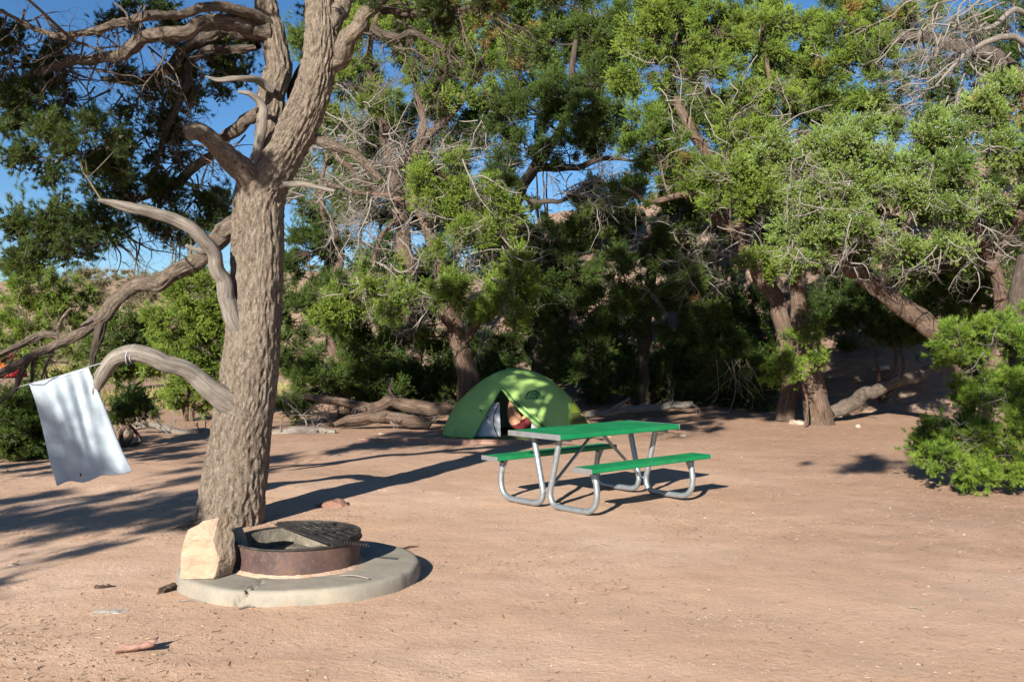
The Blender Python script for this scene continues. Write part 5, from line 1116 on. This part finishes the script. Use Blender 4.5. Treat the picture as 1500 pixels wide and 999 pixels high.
log('fallen_log', 'short thick log resting on the ground under the long weathered log', [(490, 622, 18.4), (512, 614, 18.4), (540, 610, 18.4), (572, 612, 18.4), (605, 618, 18.3), (630, 622, 18.3)], [.06, .10, .13, .14, .15, .09], 'bark_juniper', 5)
log('fallen_log', 'low bleached log half sunk in sand just behind the big trunk', [(385, 644, 17.6), (405, 637, 17.6), (430, 632, 17.6), (465, 631, 17.7), (492, 634, 17.6)], [.07, .09, .11, .10, .05], 'dead_wood', 7, ln=.5)
log('fallen_log', 'straight grey log in the shade beside the tent', [(858, 607, 20.3), (900, 603, 20.6), (940, 599, 20.9), (985, 595, 21.2), (1014, 592, 21.4)], [.07, .11, .13, .12, .08], 'dead_wood', 2, stubs=[([(898, 601, 20.5), (910, 594, 20.3), (922, 588, 20.1)], .07)])
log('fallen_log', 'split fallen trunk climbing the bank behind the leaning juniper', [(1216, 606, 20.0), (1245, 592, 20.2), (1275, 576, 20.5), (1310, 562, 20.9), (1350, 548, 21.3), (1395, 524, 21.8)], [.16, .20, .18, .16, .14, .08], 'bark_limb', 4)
log('fallen_branch', 'bare forked branch lying on the sand between sheet and trunk', [(176, 640, 17.8), (200, 626, 17.8), (232, 626, 17.8), (262, 632, 17.8), (300, 630, 17.9), (330, 634, 17.9)], [.03, .06, .07, .08, .08, .05], 'dead_wood', 12, 'branch')

# ================================================================== far camp
FT = tz(P(2, 552, 40.))
ft = thing('far_tent', 'red, orange and white tent glimpsed beyond the winding limb', 'tent', FT)
def dome(name, m_, a0, a1, z0=0., z1=1.):
    uu, vv = np.meshgrid(np.linspace(a0, a1, 14), np.linspace(z0, z1, 10)); V = np.stack([np.cos(uu) * np.cos(vv * np.pi / 2) ** .8 * .95, np.sin(uu) * np.cos(vv * np.pi / 2) ** .8 * .95, np.sin(vv * np.pi / 2) * 1.05], -1).reshape(-1, 3) + FT
    i = np.arange(9)[:, None] * 14 + np.arange(13)[None]; a = Acc(); a.add(V, np.stack([i, i + 1, i + 15, i + 14], -1).reshape(-1, 4)); o = a.build(name, m_, ft); o.modifiers.new('thick', 'SOLIDIFY').thickness = .004; return o
dome('fly_panel', 'tent_white', R(-140), R(-88), 0, .62); dome('fly_panel', 'tent_orange', R(-88), R(-45), 0, .75); dome('fly_panel', 'tent_red', R(-45), R(120)); dome('fly_panel', 'tent_orange', R(120), R(220)); dome('top_panel', 'tent_red', R(-140), R(-45), .76, 1.)
dome('door', 'black_trim', R(-128), R(-108), .0, .32)

# dry grass
gr = Acc(); N = 2600
gxp = rng.uniform(60, 420, N); gd = rng.uniform(23, 52, N); pos = np.stack([(gxp - 750) / FPX * gd, gd, 0 * gd], -1); pos[:, 2] = gh(pos[:, 0], pos[:, 1])
msk = fbm(pos * .25, 3, 44) > -.05; pos = pos[msk]
blades(gr, pos, np.tile([0, 0, 1.], (len(pos), 1)), 16, .38, .022, .38, np.clip(rng.normal(.5, .25, len(pos)), 0, 1), (rng.random(len(pos)) < .25).astype(float) * .8)
go = gr.build('dry_grass', 'dry_grass', None, smooth=False); tag(go, 'pale dry grass on the flat beyond the bent branch', 'grass', None, 'stuff')
# scrub on the mesa slope
sc_ = Acc(); N = 1500; sd_ = rng.uniform(60, 190, N); spx = rng.uniform(-150, 700, N); pos = np.stack([(spx - 750) / FPX * sd_, sd_, 0 * sd_], -1); pos[:, 2] = gh(pos[:, 0], pos[:, 1]) + .3
blades(sc_, pos, np.tile([0, 0, .6], (N, 1)), 60, .9, .12, .8, np.clip(rng.normal(.4, .3, N), 0, 1)); so_ = sc_.build('scrub', 'scrub', None, smooth=False); tag(so_, 'grey-brown scrub dotting the far mesa slope', 'scrub', None, 'stuff')

# ================================================================== litter on the sand
N = 4200; u = rng.random(N); dd = 4.4 + 16 * u ** 1.6; pxx = rng.uniform(-60, 1560, N)
pos = np.stack([(pxx - 750) / FPX * dd, dd, 0 * dd], -1); keep = rng.random(N) < (.25 + .9 * sstep(-.1, .35, fbm(pos * .7, 3, 21))); pos = pos[keep]
pos = pos[np.linalg.norm(pos[:, :2] - PC[:2], axis=1) > .85]; N = len(pos); pos[:, 2] = gh(pos[:, 0], pos[:, 1])
sz = .0036 * np.exp(rng.normal(size=(N, 1, 1)) * .55); oc1 = np.array([[1, 0, 0], [-1, 0, 0], [0, 1, 0], [0, -1, 0], [0, 0, .7], [0, 0, -.5]], float)
V = pos[:, None] + oc1[None] * sz * rng.uniform(.6, 1.4, (N, 6, 1)); a = Acc(); a.add(V.reshape(-1, 3), (np.arange(N)[:, None, None] * 6 + of).reshape(-1, 3))
po_ = a.build('gravel', 'pale_stone', None, smooth=False); tag(po_, 'fine pale gravel scattered over the sand', 'gravel', None, 'stuff')
N = 30000; u = rng.random(N); dd = 4.4 + 15 * u ** 1.4; pxx = rng.uniform(-60, 1560, N); pos = np.stack([(pxx - 750) / FPX * dd, dd, 0 * dd], -1)
dens = .10 + .9 * sstep(.0, .4, fbm(pos * .55 + 7, 4, 33)) + .7 * sstep(1.5, 4, pos[:, 0]) * sstep(6, 9, pos[:, 1]) + .5 * sstep(-1, -2, pos[:, 0]) * sstep(7.5, 5, pos[:, 1])
pos = pos[rng.random(N) < dens]; pos = pos[np.linalg.norm(pos[:, :2] - PC[:2], axis=1) > .84]; N = len(pos); pos[:, 2] = gh(pos[:, 0], pos[:, 1]) + .003
th = rng.uniform(0, np.pi, N); dr = np.stack([np.cos(th), np.sin(th), rng.normal(size=N) * .08], -1); ll = .022 * np.exp(rng.normal(size=(N, 1)) * .55); ww = .0020 * np.exp(rng.normal(size=(N, 1)) * .4); sd2 = np.stack([-np.sin(th), np.cos(th), 0 * th], -1)
V = np.stack([pos - dr * ll / 2 - sd2 * ww, pos - dr * ll / 2 + sd2 * ww, pos + dr * ll / 2 + sd2 * ww * .6 + [0, 0, .002], pos + dr * ll / 2 - sd2 * ww * .6 + [0, 0, .002], pos + [0, 0, .004]], 1)
a = Acc(); idx = np.arange(N)[:, None, None] * 5; tcx = np.repeat(np.clip(rng.normal(.58, .26, N), 0, 1), 5)
a.add(V.reshape(-1, 3), (idx + np.array([[0, 1, 4], [1, 2, 4], [2, 3, 4], [3, 0, 4]])).reshape(-1, 3), np.stack([tcx, 0 * tcx, 0 * tcx], -1))
lo_ = a.build('needle_litter', 'needle_litter', None, smooth=False); tag(lo_, 'brown needles and twig bits strewn over the sand', 'litter', None, 'stuff')
# a few pieces large enough to name
def curl(name, label, px, py, L_, W_, m_, rot=0., curlh=.03, cat='bark'):
    c0 = G(px, py); c0[2] = top_h(c0[0], c0[1]) + .004; uu, vv = np.meshgrid(np.linspace(-1, 1, 12), np.linspace(-1, 1, 8))
    wob_ = 1 + .35 * noise(np.stack([uu * 2, vv * 2, 0 * uu + px], -1), 5); x = uu * L_ / 2 * wob_; y = vv * W_ / 2 * wob_; z = curlh * (np.abs(vv) ** 2 * .6 + .5 * (uu * .5 + .5) ** 2) + .008 * noise(np.stack([uu * 3, vv * 3, 0 * uu], -1), px)
    V = np.stack([x * math.cos(rot) - y * math.sin(rot), x * math.sin(rot) + y * math.cos(rot), z], -1).reshape(-1, 3) + c0; i = np.arange(7)[:, None] * 12 + np.arange(11)[None]
    a = Acc(); a.add(V, np.stack([i, i + 1, i + 13, i + 12], -1).reshape(-1, 4)); o = a.build(name, m_, None, origin=c0); o.modifiers.new('thick', 'SOLIDIFY').thickness = .006; return tag(o, label, cat)
curl('bark_piece', 'curled orange-brown piece of bark on open sand away from the pad', 198, 962, .17, .09, 'timber', .2, .05)
curl('bark_piece', 'dark crumpled bark piece beside the edge of the concrete slab', 246, 872, .14, .06, 'bark_juniper', 1.0, .04)
curl('bark_piece', 'thin curled bark strip near the grey flat stone', 150, 868, .10, .03, 'bark_juniper', .2, .02)
for k, (x0, y0, x1, y1, r_, lb, m_) in enumerate([(497, 848, 540, 852, .006, 'forked pale twig lying on the concrete slab', 'dead_twig'), (586, 810, 612, 804, .007, 'reddish stick on the sand just beyond the slab', 'bark_juniper'), (262, 888, 300, 890, .005, 'pale straw on the sand in front of the upright block', 'dead_twig'), (350, 900, 372, 897, .006, 'pale twig on the sand below the slab crack', 'dead_twig'), (1330, 896, 1352, 900, .005, 'pale straight twig on the open sand', 'dead_twig'), (905, 740, 935, 733, .0, '', 'dead_twig')]):
    if not lb: continue
    hz = .116 if 'concrete' in lb else 0
    p0, p1 = G(x0, y0, hz), G(x1, y1, hz)
    if not hz: p0[2], p1[2] = top_h(p0[0], p0[1]), top_h(p1[0], p1[1])
    a = Acc(); mid = (p0 + p1) / 2 + [.0, .02, .012]; tube(a, [p0 + [0, 0, r_], mid, p1 + [0, 0, r_]], [r_, r_, r_ * .6], 7, .03, .2)
    if 'forked' in lb: tube(a, [mid, mid + [-.04, .06, .0]], [r_ * .8, r_ * .4], 6, .03)
    tag(a.build('twig', m_, None, origin=p0), lb, 'twig')
